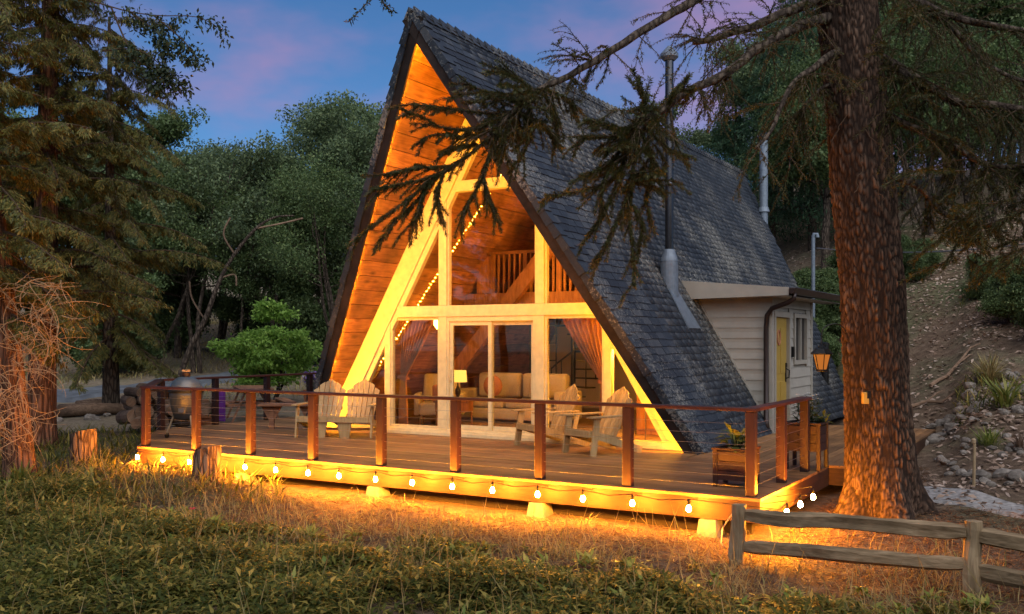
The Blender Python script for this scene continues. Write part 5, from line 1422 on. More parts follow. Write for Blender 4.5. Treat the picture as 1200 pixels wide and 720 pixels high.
fir_proto(5, 13)
trnd = random.Random(99)
def place_tree(kind, px, t, scale, label, group, name, rz=None, sq=1.0):
    label = LBL.get((px, t), label)
    X, Y = cw((px - 600) / FPX * t, t); z = gz(X, Y)
    s = (scale * sq, scale * sq, scale); rz = trnd.uniform(0, 6.28) if rz is None else rz
    src = protos[kind]
    if src['n'] == 0:
        o = src; o.location = (X, Y, z); o.rotation_euler = (0, 0, rz); o.scale = s; o['label'] = label
    else:
        o = copy_tree(src, (X, Y, z), rz, label, s)
    src['n'] = 1; o.name = name
    o['group'] = group
GL, GR = 'oaks on the wooded slope left of the cabin', 'trees on the wooded hillside right of the cabin'
LBL = {(208, 38): 'leafy oak right behind the leaning bare trunk', (178, 36): 'slim many stemmed oak left of the leaning bare trunk', (395, 38): 'leafy oak directly behind the left roof edge', (300, 36): 'many stemmed oak behind the bright green maple',
       (1092, 35): 'dark many stemmed tree standing on the leafy slope right of the fir trunk', (968, 36): 'dark oak behind the grey conduit pole', (1165, 36): 'thin many stemmed tree high on the slope near the right edge', (1190, 38): 'broad oak at the right edge above the slope', (905, 42): 'deep green fir rising behind the slim flue pipe'}
LO = 'dark leafy oak in the wood left of the cabin'
for kind, px, t, s in (('oak', 208, 38, .92), ('multi', 178, 36, 1.0), ('oak', 330, 42, .95), ('oak2', 262, 44, 1.05), ('oak2', 395, 38, .98), ('oak', 430, 44, 1.22), ('multi', 300, 36, .82), ('oak', 150, 46, 1.3), ('oak2', 90, 44, 1.3), ('oak', 20, 40, 1.3), ('oak2', 470, 48, 1.35), ('oak', 372, 54, .9), ('oak2', 300, 58, 1.2), ('oak', 225, 58, 1.15), ('multi', 415, 34, .95)):
    place_tree(kind, px, t, s, LO, GL, 'oak_tree')
for px, t, s, lb in ((232, 35, 1.13, 'airy tall tree with see-through crown near the left wood edge'), (338, 37, 1.16, 'slender tree whose thin top rises above the left wood'), (452, 40, 1.2, 'airy tree showing behind the left gable edge of the roof')):
    place_tree('airy', px, t, s, lb, GL, 'oak_tree')
for kind, px, t, s in (('low', 120, 33, 1.2), ('low', 195, 40, 1.3), ('low', 300, 44, 1.1), ('low', 385, 36, 1.2)):
    place_tree(kind, px, t, s, 'low bushy thicket under the oaks beyond the driveway', 'thickets under the left oaks', 'bush')
RO, RF = 'dark oak on the leaf strewn hillside behind the fir', 'deep green fir among the oaks on the right hillside'
for kind, px, t, s in (('multi', 1092, 35, .95), ('oak', 968, 36, 1.0), ('multi', 1000, 38, 1.0), ('oak', 1060, 44, 1.1), ('oak2', 1140, 42, 1.1), ('oak', 1190, 38, 1.1), ('oak2', 1240, 40, 1.2), ('oak', 1010, 48, 1.2), ('oak2', 930, 48, 1.15), ('oak', 1110, 52, 1.3), ('oak', 1170, 55, 1.3), ('oak2', 1040, 58, 1.4), ('oak', 1250, 52, 1.4), ('multi', 1165, 36, .9), ('oak', 880, 52, .95), ('oak2', 1210, 60, 1.5), ('oak', 1090, 62, 1.5)):
    place_tree(kind, px, t, s, RO, GR, 'oak_tree')
for px, t, s in ((905, 42, .80), (952, 40, .95), (985, 45, 1.1), (862, 50, .75), (1030, 50, 1.2), (1120, 48, 1.15), (1185, 50, 1.2), (925, 56, 1.05)):
    place_tree('fir', px, t, s, RF, GR, 'fir_tree')
for px, t, s in ((700, 42, .95), (760, 46, .95), (655, 48, 1.0)):
    place_tree('oak2', px, t, s, 'pale green tree top showing over the roof ridge', 'trees behind the roof ridge', 'oak_tree')
for px, t, s in ((960, 27.5, .55), (985, 29, .6), (1075, 29, .45), (950, 31, .7), (1010, 31, .6), (1190, 23, .5), (1165, 25, .4), (1230, 21, .6)):
    place_tree('low', px, t, s, 'low green bush on the bare hillside', 'bushes on the right hillside', 'bush')
for k in range(30):
    a = R(-88 + k * 176 / 29); d_ = 19 + trnd.uniform(-1.5, 2)
    X, Y = cw(math.sin(a) * d_ * 1.2, -math.cos(a) * d_ * .75 - 2)
    o = copy_tree(protos['fir'], (X, Y, gz(X, Y)), trnd.uniform(0, 6.28), 'dense fir of the wood facing the cabin front', (1.25, 1.25, .7)); o.name = 'fir_tree'; o['group'] = 'trees facing the cabin front'
for k in range(15):                          # the wood behind the viewpoint, seen mirrored in the glass
    a = R(-100 + k * 200 / 14); d_ = 20 + trnd.uniform(-2, 5)
    X, Y = cw(math.sin(a) * d_ * 1.1, -math.cos(a) * d_ * .8 - 1)
    o = copy_tree(protos[('oak', 'oak2', 'fir')[k % 3]], (X, Y, gz(X, Y)), trnd.uniform(0, 6.28), 'dark tree of the wood facing the cabin front', (1.35,) * 3 if k % 3 < 2 else (1.0,) * 3)
    o.name = 'oak_tree' if k % 3 < 2 else 'fir_tree'; o['group'] = 'trees facing the cabin front'
for k in range(22):
    a = R(-85 + k * 170 / 21); d_ = 13 + trnd.uniform(-1.5, 1.5)
    X, Y = cw(math.sin(a) * d_ * 1.2, -math.cos(a) * d_ * .7 - 3)
    o = copy_tree(protos['low'], (X, Y, gz(X, Y)), trnd.uniform(0, 6.28), 'dark bush of the thicket facing the cabin front', (1.9,) * 3); o.name = 'bush'; o['group'] = 'bushes facing the cabin front'
# bright small maple by the left end of the roof
t = thing('maple_tree', 'small bright green maple with layered crown behind the left railing', 'tree', cw((318 - 600) / FPX * 24.5, 24.5) + (0,))
t.location.z = gz(t.location.x, t.location.y) - .1
mb = MB(); E = []
mr = random.Random(3)
for k in range(5):
    a = k * 1.257; p = Vector((0, 0, 0)); d = Vector((math.cos(a) * .55, math.sin(a) * .55, 1)).normalized(); q = [p]
    for j in range(7):
        d = (d + Vector((mr.uniform(-.2, .2), mr.uniform(-.2, .2), .02))).normalized(); q.append(q[-1] + d * .28)
    mb.tube(q, [.05 - .006 * j for j in range(8)], 6)
    for j in range(3, 8):
        for _ in range(3):
            aa = mr.uniform(0, 6.28); e = q[j] + Vector((math.cos(aa), math.sin(aa), .12)) * mr.uniform(.2, .7); mb.tube([q[j], e], [.014, .005], 4); E += [e, q[j].lerp(e, .6)]
for zc, rr_ in ((2.65, .35), (2.4, .5), (1.95, .9), (1.7, 1.15), (1.55, 1.2)):
    for _ in range(9): a = mr.uniform(0, 6.28); f = mr.uniform(.2, 1); E.append(Vector((math.cos(a) * rr_ * f, math.sin(a) * rr_ * f, zc + mr.uniform(-.06, .06))))
mb.build('trunk', M['bark_dark'], t)
V, F = foliage(E, 70, .27, .11, .055, 4, .5); np_mesh('crown', V, F, M['maple'], t, kind='stuff')
# leaning bare trunk
pix = [(203, 446, 30), (222, 410, 30), (240, 375, 30), (257, 330, 30), (275, 298, 30), (300, 268, 30), (322, 255, 30), (345, 253, 30)]
b0 = P(*pix[0]); b0.z = gz(b0.x, b0.y)
t = thing('leaning_tree', 'bare grey trunk leaning right in front of the left wood', 'tree', b0)
mb = MB(); pts = bez([b0 - Vector((0, 0, .3))] + [P(*p) for p in pix[1:]], 30); mb.tube(pts, [.095 * (1 - .75 * i / (len(pts) - 1)) * (1 + .25 * mnoise.noise((i * .7, 0, 0))) for i in range(len(pts))], 8); mb.build('trunk', M['bark_dark'], t, world=True, smooth=True)
for pix in ([(259, 326, 30), (275, 322, 30), (277, 335, 30)], [(240, 375, 30), (225, 350, 30), (222, 330, 30)], [(300, 268, 30), (330, 262, 30), (355, 256, 30)], [(275, 298, 30), (262, 275, 30), (270, 255, 30)]):
    mb = MB(); mb.tube(bez([P(*p) for p in pix], 10), .03, 5); mb.build('branch', M['logwood'], t, world=True)

# ------------------------------------------------------------------ left conifers
def conifer(name, label, base, top, r0, r1, branches, barkm, seed, dens=1.0, lens=(1.6, 3.0), zr=(.2, 1.0), sprL=.085):
    g = np.random.default_rng(seed); rr = random.Random(seed); t = thing(name, label, 'tree', base)
    base, top = Vector(base), Vector(top); ax = [base + (top - base) * f + Vector((mnoise.noise((f * 3, seed, 0)), mnoise.noise((f * 3, seed, 4)), 0)) * .12 for f in np.linspace(0, 1, 14)]
    K, n = 22, 60; V = []
    for i in range(n):
        f = i / (n - 1); c = base.lerp(top, f) - Vector((0, 0, .25 * (1 - f))); r = r0 + (r1 - r0) * f + r0 * .45 * max(0, 1 - f * 14) ** 2
        for k in range(K):
            a = 6.283 * k / K; q = r * (1 + .09 * math.sin(a * 7 + 2 * mnoise.noise((f * 8, seed, 2))) + .07 * mnoise.noise((math.cos(a) * 2, math.sin(a) * 2, f * 14))); V.append((c.x + q * math.cos(a), c.y + q * math.sin(a), c.z))
    i, k = np.meshgrid(np.arange(n - 1), np.arange(K), indexing='ij'); a = i * K + k; b = i * K + (k + 1) % K
    np_mesh('trunk', V, np.stack([a, b, b + K, a + K], -1).reshape(-1, 4), M[barkm], t, off=base)
    mb = MB(); C = []; D = []; U = []
    for k in range(branches):
        f = zr[0] + (zr[1] - zr[0]) * (k + rr.random()) / branches; p = base.lerp(top, f); a = k * 2.4 + rr.uniform(-.5, .5); L_ = rr.uniform(*lens) * (1.1 - .4 * f); d = Vector((math.cos(a), math.sin(a), rr.uniform(-.35, .5))); q = [p]; L_ *= rr.uniform(.55, 1.12)
        for j in range(8):
            d = (d + Vector((rr.uniform(-.1, .1), rr.uniform(-.1, .1), -.10 + .03 * j / 8))).normalized(); q.append(q[-1] + d * L_ / 8)
        mb.tube(q, [max(.006, (.035 * (1.2 - f)) * (1 - j / 9)) for j in range(9)], 5)
        for j in range(2, 9):                    # flat fans of drooping side sprays
            t_ = (q[j] - q[j - 1]).normalized(); sd = t_.cross(Vector((0, 0, 1))).normalized()
            for s in (-1, 1):
                for e in range(3):
                    sl = L_ * rr.uniform(.12, .26) * (1.25 - j / 10); dd = (t_ * rr.uniform(.3, 1) + sd * s + Vector((0, 0, rr.uniform(-1.0, .1)))).normalized(); p0 = q[j].lerp(q[j - 1], rr.random()); e_ = p0 + dd * sl - Vector((0, 0, sl * .18))
                    mb.tube([p0, p0.lerp(e_, .5) + Vector((0, 0, sl * .05)), e_], [.007, .005, .002], 3)
                    m = max(4, int(sl * 140 * dens)); fr = g.uniform(.08, 1, m)[:, None]; c = np.array(p0) + (np.array(e_) - np.array(p0)) * fr + g.normal(size=(m, 3)) * .02
                    nn = np.array(sd.cross(t_)); sid = unit(np.cross(np.array(dd), nn)); sgn = g.choice([-1, 1], m)[:, None]
                    C.append(c); D.append(unit(np.array(dd) * g.uniform(.5, 1.2, (m, 1)) + sid * sgn * g.uniform(.3, .9, (m, 1)) + np.array([0, 0, -.35]) + g.normal(size=(m, 3)) * .18)); U.append(np.tile(unit(nn + g.normal(size=3) * .3), (m, 1)))
    C = np.concatenate(C); D = np.concatenate(D); U = np.concatenate(U); V, F = blades(C, D, U, g.uniform(.6, 1.2, len(C)) * sprL, g.uniform(.7, 1.2, len(C)) * .019, .2)
    mb.build('branches', M['twig'], t, world=True, kind='stuff'); np_mesh('foliage', V, F, M['needle_l'], t, kind='stuff', off=base); return t
bA = Vector(cw((47 - 600) / FPX * 17.8, 17.8) + (0,)); bA.z = gz(bA.x, bA.y)
conifer('cedar_tree', 'tall cedar with reddish stringy trunk behind the leaning one at far left', bA, P(66, -300, 17.8), .25, .07, 142, 'bark_red', 5, 1.0, (1.4, 2.9), (.20, 1.0))
bB = Vector(cw((27 - 600) / FPX * 14.0, 14.0) + (0,)); bB.z = gz(bB.x, bB.y)
tB = conifer('cedar_tree', 'leaning cedar trunk with yellow green sprays at the left edge', bB, P(-60, -250, 14.2), .21, .06, 88, 'bark_red', 12, 1.0, (1.2, 2.3), (.24, 1.0))
bC = Vector(cw((130 - 600) / FPX * 23, 23) + (0,)); bC.z = gz(bC.x, bC.y)
conifer('cedar_tree', 'dark drooping cedar between the far left trunks and the oaks', bC, P(128, 20, 23), .2, .03, 80, 'bark_dark', 19, 1.0, (1.5, 3.0), (.16, 1.0), .11)
# bare curling twigs glowing in the light from the string bulbs
mb = MB(); wr = random.Random(8)
def tangle(x0, x1, y0, y1, t, n, ln):
    for _ in range(n):
        p = P(wr.uniform(x0, x1), wr.uniform(y0, y1), t + wr.uniform(-.35, .35)); d = Vector((wr.uniform(-1, 1), wr.uniform(-1, 1), wr.uniform(-.6, .3))).normalized(); pts = [p]
        ax = Vector((wr.uniform(-1, 1), wr.uniform(-1, 1), wr.uniform(-1, 1))).normalized(); w = wr.uniform(.1, .35)
        for i in range(9):
            d = (Matrix.Rotation(w, 3, ax) @ d + Vector((0, 0, -.08))).normalized(); pts.append(pts[-1] + d * ln * wr.uniform(.7, 1.2) / 9)
        mb.tube(pts, [.0062 - .0005 * i for i in range(10)], 4)
        for i in (3, 5, 7):
            q = pts[i] + Vector((wr.uniform(-.12, .12), wr.uniform(-.12, .12), wr.uniform(-.14, .06))); mb.tube([pts[i], pts[i].lerp(q, .5) + Vector((wr.uniform(-.03, .03), 0, wr.uniform(-.03, .03))), q], [.004, .003, .001], 3)
tangle(-40, 26, 420, 520, 13.3, 100, .8)
tangle(-10, 74, 320, 420, 13.6, 115, .75)
mb.build('dead_twigs', M['deadtwig'], tB, world=True, kind='stuff')
# hanging leafy branch of an oak at the top left
M['hangleaf'] = leafmat('hanging_leaf', (.02, .035, .018), (.04, .06, .03), None, .25, .3)
hb_ = thing('oak_branch', 'thin leafy branch hanging across the sky at top left', 'branch', P(60, -20, 15)); hm = MB(); CC = []; hr = random.Random(5)
for pix in ([(54, -60, 17.6), (60, -20, 15.4), (130, 8, 15), (180, 18, 15), (230, 20, 15), (262, 36, 15)], [(150, 12, 15), (185, 40, 15), (195, 58, 15)], [(180, 18, 15), (215, 48, 15), (232, 70, 15)], [(130, 8, 15), (160, 70, 15), (200, 85, 15), (214, 104, 15)], [(170, 75, 15), (190, 92, 15), (182, 100, 15)], [(120, 60, 15), (165, 60, 15), (210, 96, 15)]):
    pts = bez([P(*p) for p in pix], 20); hm.tube(pts, [.016 * (1 - .7 * i / (len(pts) - 1)) for i in range(len(pts))], 5)
    for p in pts[4:]:
        for _ in range(4):
            CC.append(p + Vector((hr.uniform(-.12, .12), hr.uniform(-.12, .12), hr.uniform(-.16, .06))))
hm.build('twigs', M['twig'], hb_, world=True, kind='stuff')
V, F = foliage(CC, 6, .10, .085, .04, 3, 1, .8); np_mesh('leaves', V, F, M['hangleaf'], hb_, kind='stuff', off=hb_.location)
HB2 = bez([P(975, -150, 11.2), P(800, -110, 10.6), P(600, -70, 10.2), P(480, -40, 10), P(440, -14, 10)], 20)
hb2 = thing('leafy_twig', 'small dark twig tip poking into the sky at the top edge', 'branch', P(432, -12, 10)); hm = MB(); CC = []; hm.tube(HB2, [.03 - .0011 * i for i in range(len(HB2))], 6)
for pix in ([(440, -14, 10), (428, 6, 10), (408, 26, 10)], [(440, -14, 10), (450, 4, 10), (460, 14, 10)]):
    pts = bez([P(*p) for p in pix], 12); hm.tube(pts, .006, 4); CC += pts
hm.build('twigs', M['twig'], hb2, world=True, kind='stuff'); V, F = foliage(CC, 7, .035, .05, .02, 3, 1, .4); np_mesh('leaves', V, F, M['hangleaf'], hb2, kind='stuff', off=hb2.location)

# ------------------------------------------------------------------ ground cover
M['cover'] = leafmat('ground_cover_leaf', (.045, .065, .014), (.16, .16, .03), (.48, .36, .09), .5, .55)
M['straw'] = leafmat('dry_straw', (.075, .032, .015), (.165, .075, .03), (.31, .185, .08), .15, .35, .8)
M['drygrass'] = leafmat('dry_grass_blade', (.22, .17, .07), (.34, .26, .11), (.16, .19, .06), .3, .25, .7)
M['litter'] = leafmat('fallen_leaf', (.20, .13, .085), (.36, .25, .18), (.52, .41, .33), .15, .3, .8)
PXB = [-200, 0, 100, 150, 250, 400, 600, 800, 870, 1000, 1200, 1400]; TB = [17, 15.4, 14.2, 12.1, 10.8, 9.8, 9.0, 8.4, 8.1, 8.0, 7.4, 7.0]
def scatter(n, pxr, tr, seed):
    g = np.random.default_rng(seed); t = np.sqrt(g.uniform(tr[0] ** 2, tr[1] ** 2, n)); px = g.uniform(pxr[0], pxr[1], n); l = (px - 600) / FPX * t
    return px, t, -_s * t + _c * l, _c * t + _s * l, g
def off_deck(X, Y):
    return ~((X > -15.1) & (X < -2.8) & (Y > 9.85) & (Y + X * 1.0 > -2.95 - .1)) 
px, t, X, Y, g = scatter(50000, (-120, 1330), (5.6, 16.5), 1)
pat = np.array([mnoise.noise((a * .9, b * .9, 3.0)) + .6 * mnoise.noise((a * 2.4, b * 2.4, 5.0)) for a, b in zip(X, Y)])
tb = np.interp(px, PXB, TB)
prob = np.clip((tb + pat * 1.0 - t) / .9 + .12, .0, 1); prob = np.where(t < tb - 1.2, np.clip(.75 + pat * 1.1, .15, 1), prob)
k = (g.uniform(size=len(t)) < prob) & off_deck(X, Y); X, Y, t, px = X[k], Y[k], t[k], px[k]; n = len(X); print('stems', n)
Z = gzv(X, Y); hgt = g.uniform(.05, .17, n) * (1 + .8 * pat[k]) * np.clip(.35 + (np.interp(px, PXB, TB) - t) / 3.0, .3, 1); lean = g.normal(size=(n, 2)) * .35
LV = 10; fr = np.tile(np.linspace(.12, 1, LV), n); rep = lambda a: np.repeat(a, LV, 0)
hx = rep(hgt) * fr; C = np.stack([rep(X) + rep(lean[:, 0]) * hx, rep(Y) + rep(lean[:, 1]) * hx, rep(Z) + hx], 1)
az = rep(g.uniform(0, 6.28, n)) + np.tile(np.arange(LV) * 2.4, n); el = g.uniform(.05, .9, n * LV) + .35 * (fr - .5)
D = np.stack([np.cos(az) * np.cos(el), np.sin(az) * np.cos(el), np.sin(el)], 1); U = unit(np.stack([-np.cos(az) * np.sin(el), -np.sin(az) * np.sin(el), np.cos(el)], 1))
V, F = blades(C, D, U, g.uniform(.05, .13, n * LV), g.uniform(.018, .040, n * LV), .42)
np_mesh('ground_cover', V, F, M['cover'], kind='stuff')
# broad leaved rosettes and tall stalks among the small plants
px, t, X, Y, g = scatter(520, (-100, 1300), (5.8, 14), 21); k = (t < np.interp(px, PXB, TB) + .3) & off_deck(X, Y); X, Y = X[k], Y[k]; n = len(X); m = 16
C = np.stack([np.repeat(X, m), np.repeat(Y, m), np.repeat(gzv(X, Y), m) + g.uniform(.0, .08, n * m)], 1) + g.normal(size=(n * m, 3)) * np.array([.03, .03, 0]); az = g.uniform(0, 6.28, n * m); el = g.uniform(.3, 1.2, n * m)
V, F = blades(C, np.stack([np.cos(az) * np.cos(el), np.sin(az) * np.cos(el), np.sin(el)], 1), np.stack([-np.cos(az) * np.sin(el), -np.sin(az) * np.sin(el), np.cos(el)], 1), g.uniform(.07, .15, n * m), g.uniform(.025, .05, n * m), .45)
np_mesh('broad_leaves', V, F, M['hosta'], kind='stuff')
px, t, X, Y, g = scatter(2600, (-100, 1330), (5.8, 14.5), 22); k = off_deck(X, Y) & (t < np.interp(px, PXB, TB) + 1.5); X, Y = X[k], Y[k]; n = len(X)
D = unit(np.stack([g.normal(0, .3, n), g.normal(0, .3, n), np.ones(n)], 1)); az = g.uniform(0, 6.28, n); U = unit(np.stack([np.cos(az), np.sin(az), np.zeros(n)], 1))
V, F = blades(np.stack([X, Y, gzv(X, Y) - .02], 1), D, U, g.uniform(.25, .5, n), g.uniform(.006, .011, n), .2); np_mesh('dry_stalks', V, F, M['drygrass'], kind='stuff')
# dry blades near the deck and between the plants
px, t, X, Y, g = scatter(90000, (-60, 1330), (6.0, 15), 2); tb = np.interp(px, PXB, TB); pat = np.array([mnoise.noise((a * 1.3, b * 1.3, 9.0)) for a, b in zip(X, Y)])
k = (g.uniform(size=len(t)) < np.clip(.30 + pat * 1.1, .03, 1) * np.clip(1.3 - np.abs(t - tb + .1) / 2.4, 0, 1)) & off_deck(X, Y); X, Y = X[k], Y[k]; n = len(X); Z = gzv(X, Y)
az = g.uniform(0, 6.28, n); el = g.uniform(.5, 1.45, n); D = np.stack([np.cos(az) * np.cos(el), np.sin(az) * np.cos(el), np.sin(el)], 1); U = unit(np.stack([-np.cos(az) * np.sin(el), -np.sin(az) * np.sin(el), np.cos(el)], 1))
V, F = blades(np.stack([X, Y, Z - .01], 1), D, U, g.uniform(.08, .26, n), g.uniform(.005, .011, n), .45); np_mesh('dry_grass', V, F, M['drygrass'], kind='stuff')
# straw and needle mulch
px, t, X, Y, g = scatter(90000, (60, 1330), (7, 14.8), 3); tb = np.interp(px, PXB, TB); k = (t > tb - 1.3) & off_deck(X, Y) & ~((px > 1085) & (t > 11.3)); X, Y = X[k], Y[k]; n = len(X)
az = g.uniform(0, 6.28, n); el = g.normal(0, .22, n); D = np.stack([np.cos(az) * np.cos(el), np.sin(az) * np.cos(el), np.sin(el)], 1); U = np.tile([0, 0, 1.], (n, 1)) + g.normal(size=(n, 3)) * .3
V, F = blades(np.stack([X, Y, gzv(X, Y) + g.uniform(.0, .035, n)], 1), D, unit(U), g.uniform(.05, .19, n), g.uniform(.006, .014, n), .15); np_mesh('straw_mulch', V, F, M['straw'], kind='stuff')
# leaf litter over the hillside
px, t, X, Y, g = scatter(45000, (900, 1420), (11.5, 42), 4); pat = np.array([mnoise.noise((a * .35, b * .35, 2.0)) + .5 * mnoise.noise((a * 1.3, b * 1.3, 6.0)) for a, b in zip(X, Y)])
k = (g.uniform(size=len(t)) < np.clip(.6 + pat * 1.2, .1, 1)) & (X > np.where(Y < 20, -2.2, -4.5)) & ~((px < 1075) & (t < 18)) | (Y > 29) & (g.uniform(size=len(t)) < .35); X, Y = X[k], Y[k]; n = len(X)
az = g.uniform(0, 6.28, n); el = g.normal(0, .3, n); D = np.stack([np.cos(az) * np.cos(el), np.sin(az) * np.cos(el), np.sin(el)], 1); U = unit(np.tile([0, 0, 1.], (n, 1)) + g.normal(size=(n, 3)) * .35)
V, F = blades(np.stack([X, Y, gzv(X, Y) + .03], 1), D, U, g.uniform(.07, .17, n), g.uniform(.035, .08, n), .2); print('litter', n); np_mesh('leaf_litter', V, F, M['litter'], kind='stuff')
# grass on the hillside and the left bank
px, t, X, Y, g = scatter(160000, (-60, 1400), (12, 44), 5); pat = np.array([mnoise.noise((a * .3, b * .3, 12.0)) for a, b in zip(X, Y)])
hill = (px > 890) & (t > 23) & (t < 34) & (px < 1130); bank = (px < 330) & (t > 12) & (t < 19.5); side = (px > 1120) & (t > 15) & (t < 22)
k = (hill & (pat > -.15) | bank & (g.uniform(size=len(t)) < .8) | side & (pat > .08)) & off_deck(X, Y); X, Y = X[k], Y[k]; n = len(X)
az = g.uniform(0, 6.28, n); el = g.uniform(.5, 1.45, n); D = np.stack([np.cos(az) * np.cos(el), np.sin(az) * np.cos(el), np.sin(el)], 1); U = unit(np.stack([-np.cos(az) * np.sin(el), -np.sin(az) * np.sin(el), np.cos(el)], 1))
V, F = blades(np.stack([X, Y, gzv(X, Y) - .01], 1), D, U, g.uniform(.15, .4, n), g.uniform(.015, .035, n), .4); print('hillgrass', n); np_mesh('hillside_grass', V, F, M['cover'], kind='stuff')
px, t, X, Y, g = scatter(30000, (-100, 620), (26, 62), 6); az = g.uniform(0, 6.28, len(X)); el = g.uniform(.5, 1.4, len(X)); D = np.stack([np.cos(az) * np.cos(el), np.sin(az) * np.cos(el), np.sin(el)], 1); U = unit(np.stack([-np.cos(az) * np.sin(el), -np.sin(az) * np.sin(el), np.cos(el)], 1))
k = ~((t > 23) & (t < 40) & (np.abs(t - np.interp(px, [-160, 60, 160, 260, 370, 520], [25, 27, 29, 33, 38, 42])) < 3)); 
V, F = blades(np.stack([X, Y, gzv(X, Y) - .01], 1)[k], D[k], U[k], .3, .03, .4); np_mesh('dry_meadow', V, F, M['drygrass'], kind='stuff')
# red flower in the ground cover
p = ground_at(226, 622); t = thing('red_flower', 'single red flower among the ground cover plants', 'flower', p)
mb = MB(); mb.tube([(0, 0, 0), (.01, 0, .12), (0, 0, .22)], .004, 5); mb.build('stem', M['mumleaf'], t)
M['red'] = plain('red_petal', (.55, .03, .06), .6, .2)
mb = MB()
for q in range(6):
    a = q * 1.047; mb.add([(0, 0, .22), (.03 * math.cos(a - .4), .03 * math.sin(a - .4), .235), (.05 * math.cos(a), .05 * math.sin(a), .24), (.03 * math.cos(a + .4), .03 * math.sin(a + .4), .235)], [(0, 1, 2, 3)])
mb.build('petals', M['red'], t)

# ------------------------------------------------------------------ rocks
def rock_mesh(seed):
    import bmesh
    bm = bmesh.new(); bmesh.ops.create_icosphere(bm, subdivisions=2, radius=1)
    for v in bm.verts:
        c = v.co.copy(); n1 = mnoise.noise(c * .9 + Vector((seed * 7, 0, 0))); n2 = mnoise.noise(c * 2.4 + Vector((0, seed * 5, 0))); f = 1 + .45 * n1 + .14 * n2
        v.co = Vector((c.x * f, c.y * f * .8, c.z * f * .62))
    me = bpy.data.meshes.new('rock'); bm.to_mesh(me); bm.free(); me.materials.append(M['rock']); return me
def rockmat():
    m, nt, N, L, out = new_mat('field_stone'); mp = coords(N, L, (1, 1, 1)); n = noise(N, L, mp, 1.5, 6, .65)
    r = ramp(N, [(.3, (.11, .095, .08)), (.55, (.20, .17, .14)), (.75, (.30, .265, .225))]); L.new(n.outputs['Fac'], r.inputs[0])
    c = hue_var(N, L, r.outputs[0], obj_rand(N), .3); principled(N, L, out, c, .85, .15, 0, bump(N, L, n.outputs['Fac'], .5, .05)); return m
M['rock'] = rockmat(); rocks = [rock_mesh(k + 1.3) for k in range(6)]
rr = random.Random(17)
def rock(px, py, t, size, label, group):
    X, Y = cw((px - 600) / FPX * t, t); o = bpy.data.objects.new('rock', rr.choice(rocks)); COL.objects.link(o)
    s = size / 2 / FPX * t; o.location = (X, Y, gz(X, Y) + s * .25); o.scale = (s, s, s * rr.uniform(.85, 1.2)); o.rotation_euler = (rr.uniform(-.3, .3), rr.uniform(-.3, .3), rr.uniform(0, 6.28)); tag(o, label, 'rock', group)
for px, t, s, lb in ((1192, 12.9, 26, 'big tan stone of the path border at the right edge'), (1175, 13.1, 22, 'pale grey stone second from the right in the path border'), (1155, 12.8, 18, 'brown stone in the middle of the path border'), (1150, 13.2, 20, 'stone behind the thin garden stake')):
    rock(px, 0, t, s, lb, 'stones bordering the path')
for px, t, s in ((1143, 13.0, 13), (1162, 12.7, 14), (1182, 12.7, 12), (1133, 13.4, 15), (1126, 13.7, 14), (1120, 14.1, 13), (1115, 14.4, 12), (1108, 14.6, 16), (1104, 15.0, 17), (1112, 13.9, 12), (1100, 15.3, 13), (1138, 13.5, 13)):
    rock(px, 0, t, s, 'small stone in the curved border beside the path', 'stones bordering the path')
for k in range(64):
    u = rr.random(); px = 1070 + u * 130 + rr.uniform(-6, 6); t = 17.2 + u * 1.2 + rr.uniform(-.7, 1.1)
    rock(px, 0, t, rr.uniform(8, 19), 'grey stone in the dry stone bank below the hillside', 'stones in the bank below the hillside')
for k in range(24):
    px = rr.uniform(1120, 1200); rock(px, 0, rr.uniform(14.2, 16.5), rr.uniform(7, 15), 'loose grey stone on the bare garden bed', 'loose stones on the garden bed')
for k in range(10):
    rock(rr.uniform(60, 130), 0, rr.uniform(21, 25), rr.uniform(8, 16), 'grey stone lying near the driveway at left', 'stones by the driveway')
for k, (px, t, L_, lb) in enumerate(((1120, 21, 1.6, 'crooked fallen branch low on the leafy slope'), (1165, 26, 2.2, 'long fallen branch in the middle of the leafy slope'), (1110, 30, 1.8, 'fallen branch high on the leafy slope near the trunk'), (1190, 30, 1.5, 'short fallen branch at the right edge of the slope'), (1088, 19.6, 1.5, 'pale fallen branch lying along the stone bank'))):
    X, Y = cw((px - 600) / FPX * t, t); a = rr.uniform(-.5, .5) + YAW; pts = [];
    for j in range(7):
        x = X + math.cos(a) * L_ * (j / 6 - .5) + rr.uniform(-.06, .06); y = Y + math.sin(a) * L_ * (j / 6 - .5) + rr.uniform(-.06, .06); pts.append(Vector((x, y, gz(x, y) + .05 + rr.uniform(0, .06))))
    mb = MB(); mb.tube(pts, [.045 - .005 * j for j in range(7)], 6); mb.tube([pts[3], pts[3] + Vector((.2, .25, .18)), pts[3] + Vector((.3, .5, .22))], [.022, .015, .006], 5); tag(mb.build('fallen_branch', M['logwood']), lb, 'branch')
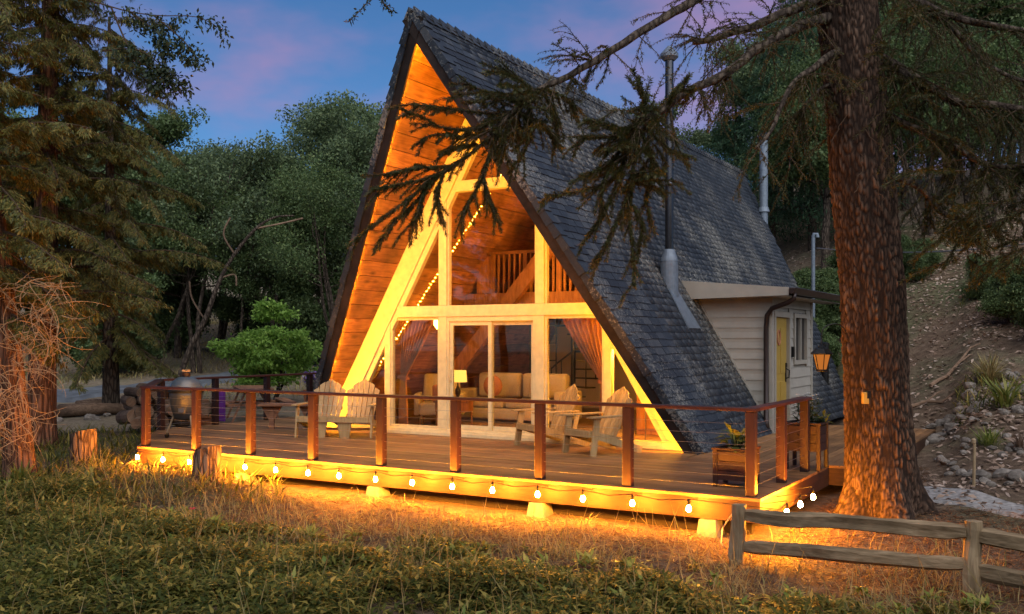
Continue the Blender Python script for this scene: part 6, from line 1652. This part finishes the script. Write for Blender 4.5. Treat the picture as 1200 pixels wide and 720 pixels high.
# garden stake, utility pole and wire, tufts
p = P(1141, 573, 12.75); p.z = gz(p.x, p.y)
t = thing('garden_stake', 'thin pale stake standing in the stone border by the path', 'stake', p)
mb = MB(); mb.tube([(0, 0, -.1), (.01, 0, .56)], .02, 8); mb.build('shaft', M['leg'], t); mb = MB(); mb.lathe([(.024, .56), (.03, .57), (.03, .61), (.015, .63)], 10); mb.build('cap', M['leg'], t)
p = P(953, 278, 28.5); g0 = gz(p.x, p.y); t = thing('conduit_pole', 'grey metal pole with a bent top behind the far end of the roof', 'pole', (p.x, p.y, g0)); Hh = p.z - g0
mb = MB(); mb.tube([(0, 0, -.2), (0, 0, Hh)], .055, 10); mb.build('shaft', M['galv'], t)
mb = MB(); mb.tube([(-.0, 0, Hh), (.02, 0, Hh + .08), (.10, .02, Hh + .08), (.12, .02, Hh - .02)], .06, 8); mb.build('weatherhead', M['galv'], t)
mb = MB(); w0, w1 = P(957, 291, 28.5), P(1290, 272, 22); pts = [w0.lerp(w1, f) - Vector((0, 0, .55 * 4 * f * (1 - f) * .5)) for f in np.linspace(0, 1, 30)]; mb.tube(pts, .018, 5); tag(mb.build('overhead_cable', M['steel']), 'pale cable sagging across the hillside from the grey pole', 'cable')
def tuft(px, t, n, Lh, Wd, label, mat='hosta'):
    X, Y = cw((px - 600) / FPX * t, t); g = np.random.default_rng(int(px)); th_ = thing('strappy_plant', label, 'plant', (X, Y, gz(X, Y))); th = g.uniform(0, 6.28, n); el = g.uniform(.6, 1.45, n)
    V, F = blades(g.normal(size=(n, 3)) * np.array([.05, .05, 0]), unit(np.stack([np.cos(th) * np.cos(el), np.sin(th) * np.cos(el), np.sin(el)], 1)), unit(np.stack([-np.cos(th) * np.sin(el), -np.sin(th) * np.sin(el), np.cos(el)], 1)), g.uniform(.6, 1.1, n) * Lh, Wd, .25); np_mesh('leaves', V, F, M[mat], th_, kind='stuff')
tuft(1178, 16.8, 60, .75, .05, 'upright yellow green iris clump on the stone bank at right')
tuft(1158, 15.0, 90, .4, .02, 'short grassy tuft among the loose stones')
tuft(1196, 14.6, 60, .35, .03, 'pale silvery tuft at the right edge of the garden bed', 'litter')
tuft(1160, 18.6, 160, .7, .03, 'loose grass clump above the dry stone bank', 'drygrass')
tuft(24, 13.6, 120, .4, .05, 'yellow leafy clump at the foot of the leaning cedar', 'hosta')
tuft(361, 10.2, 70, .2, .02, 'small pale tuft under the string lights', 'hosta')
for q_ in protos.values():
    q_.pop('n', None) if hasattr(q_, 'pop') else None
for o in COL.objects:
    if 'n' in o.keys(): del o['n']
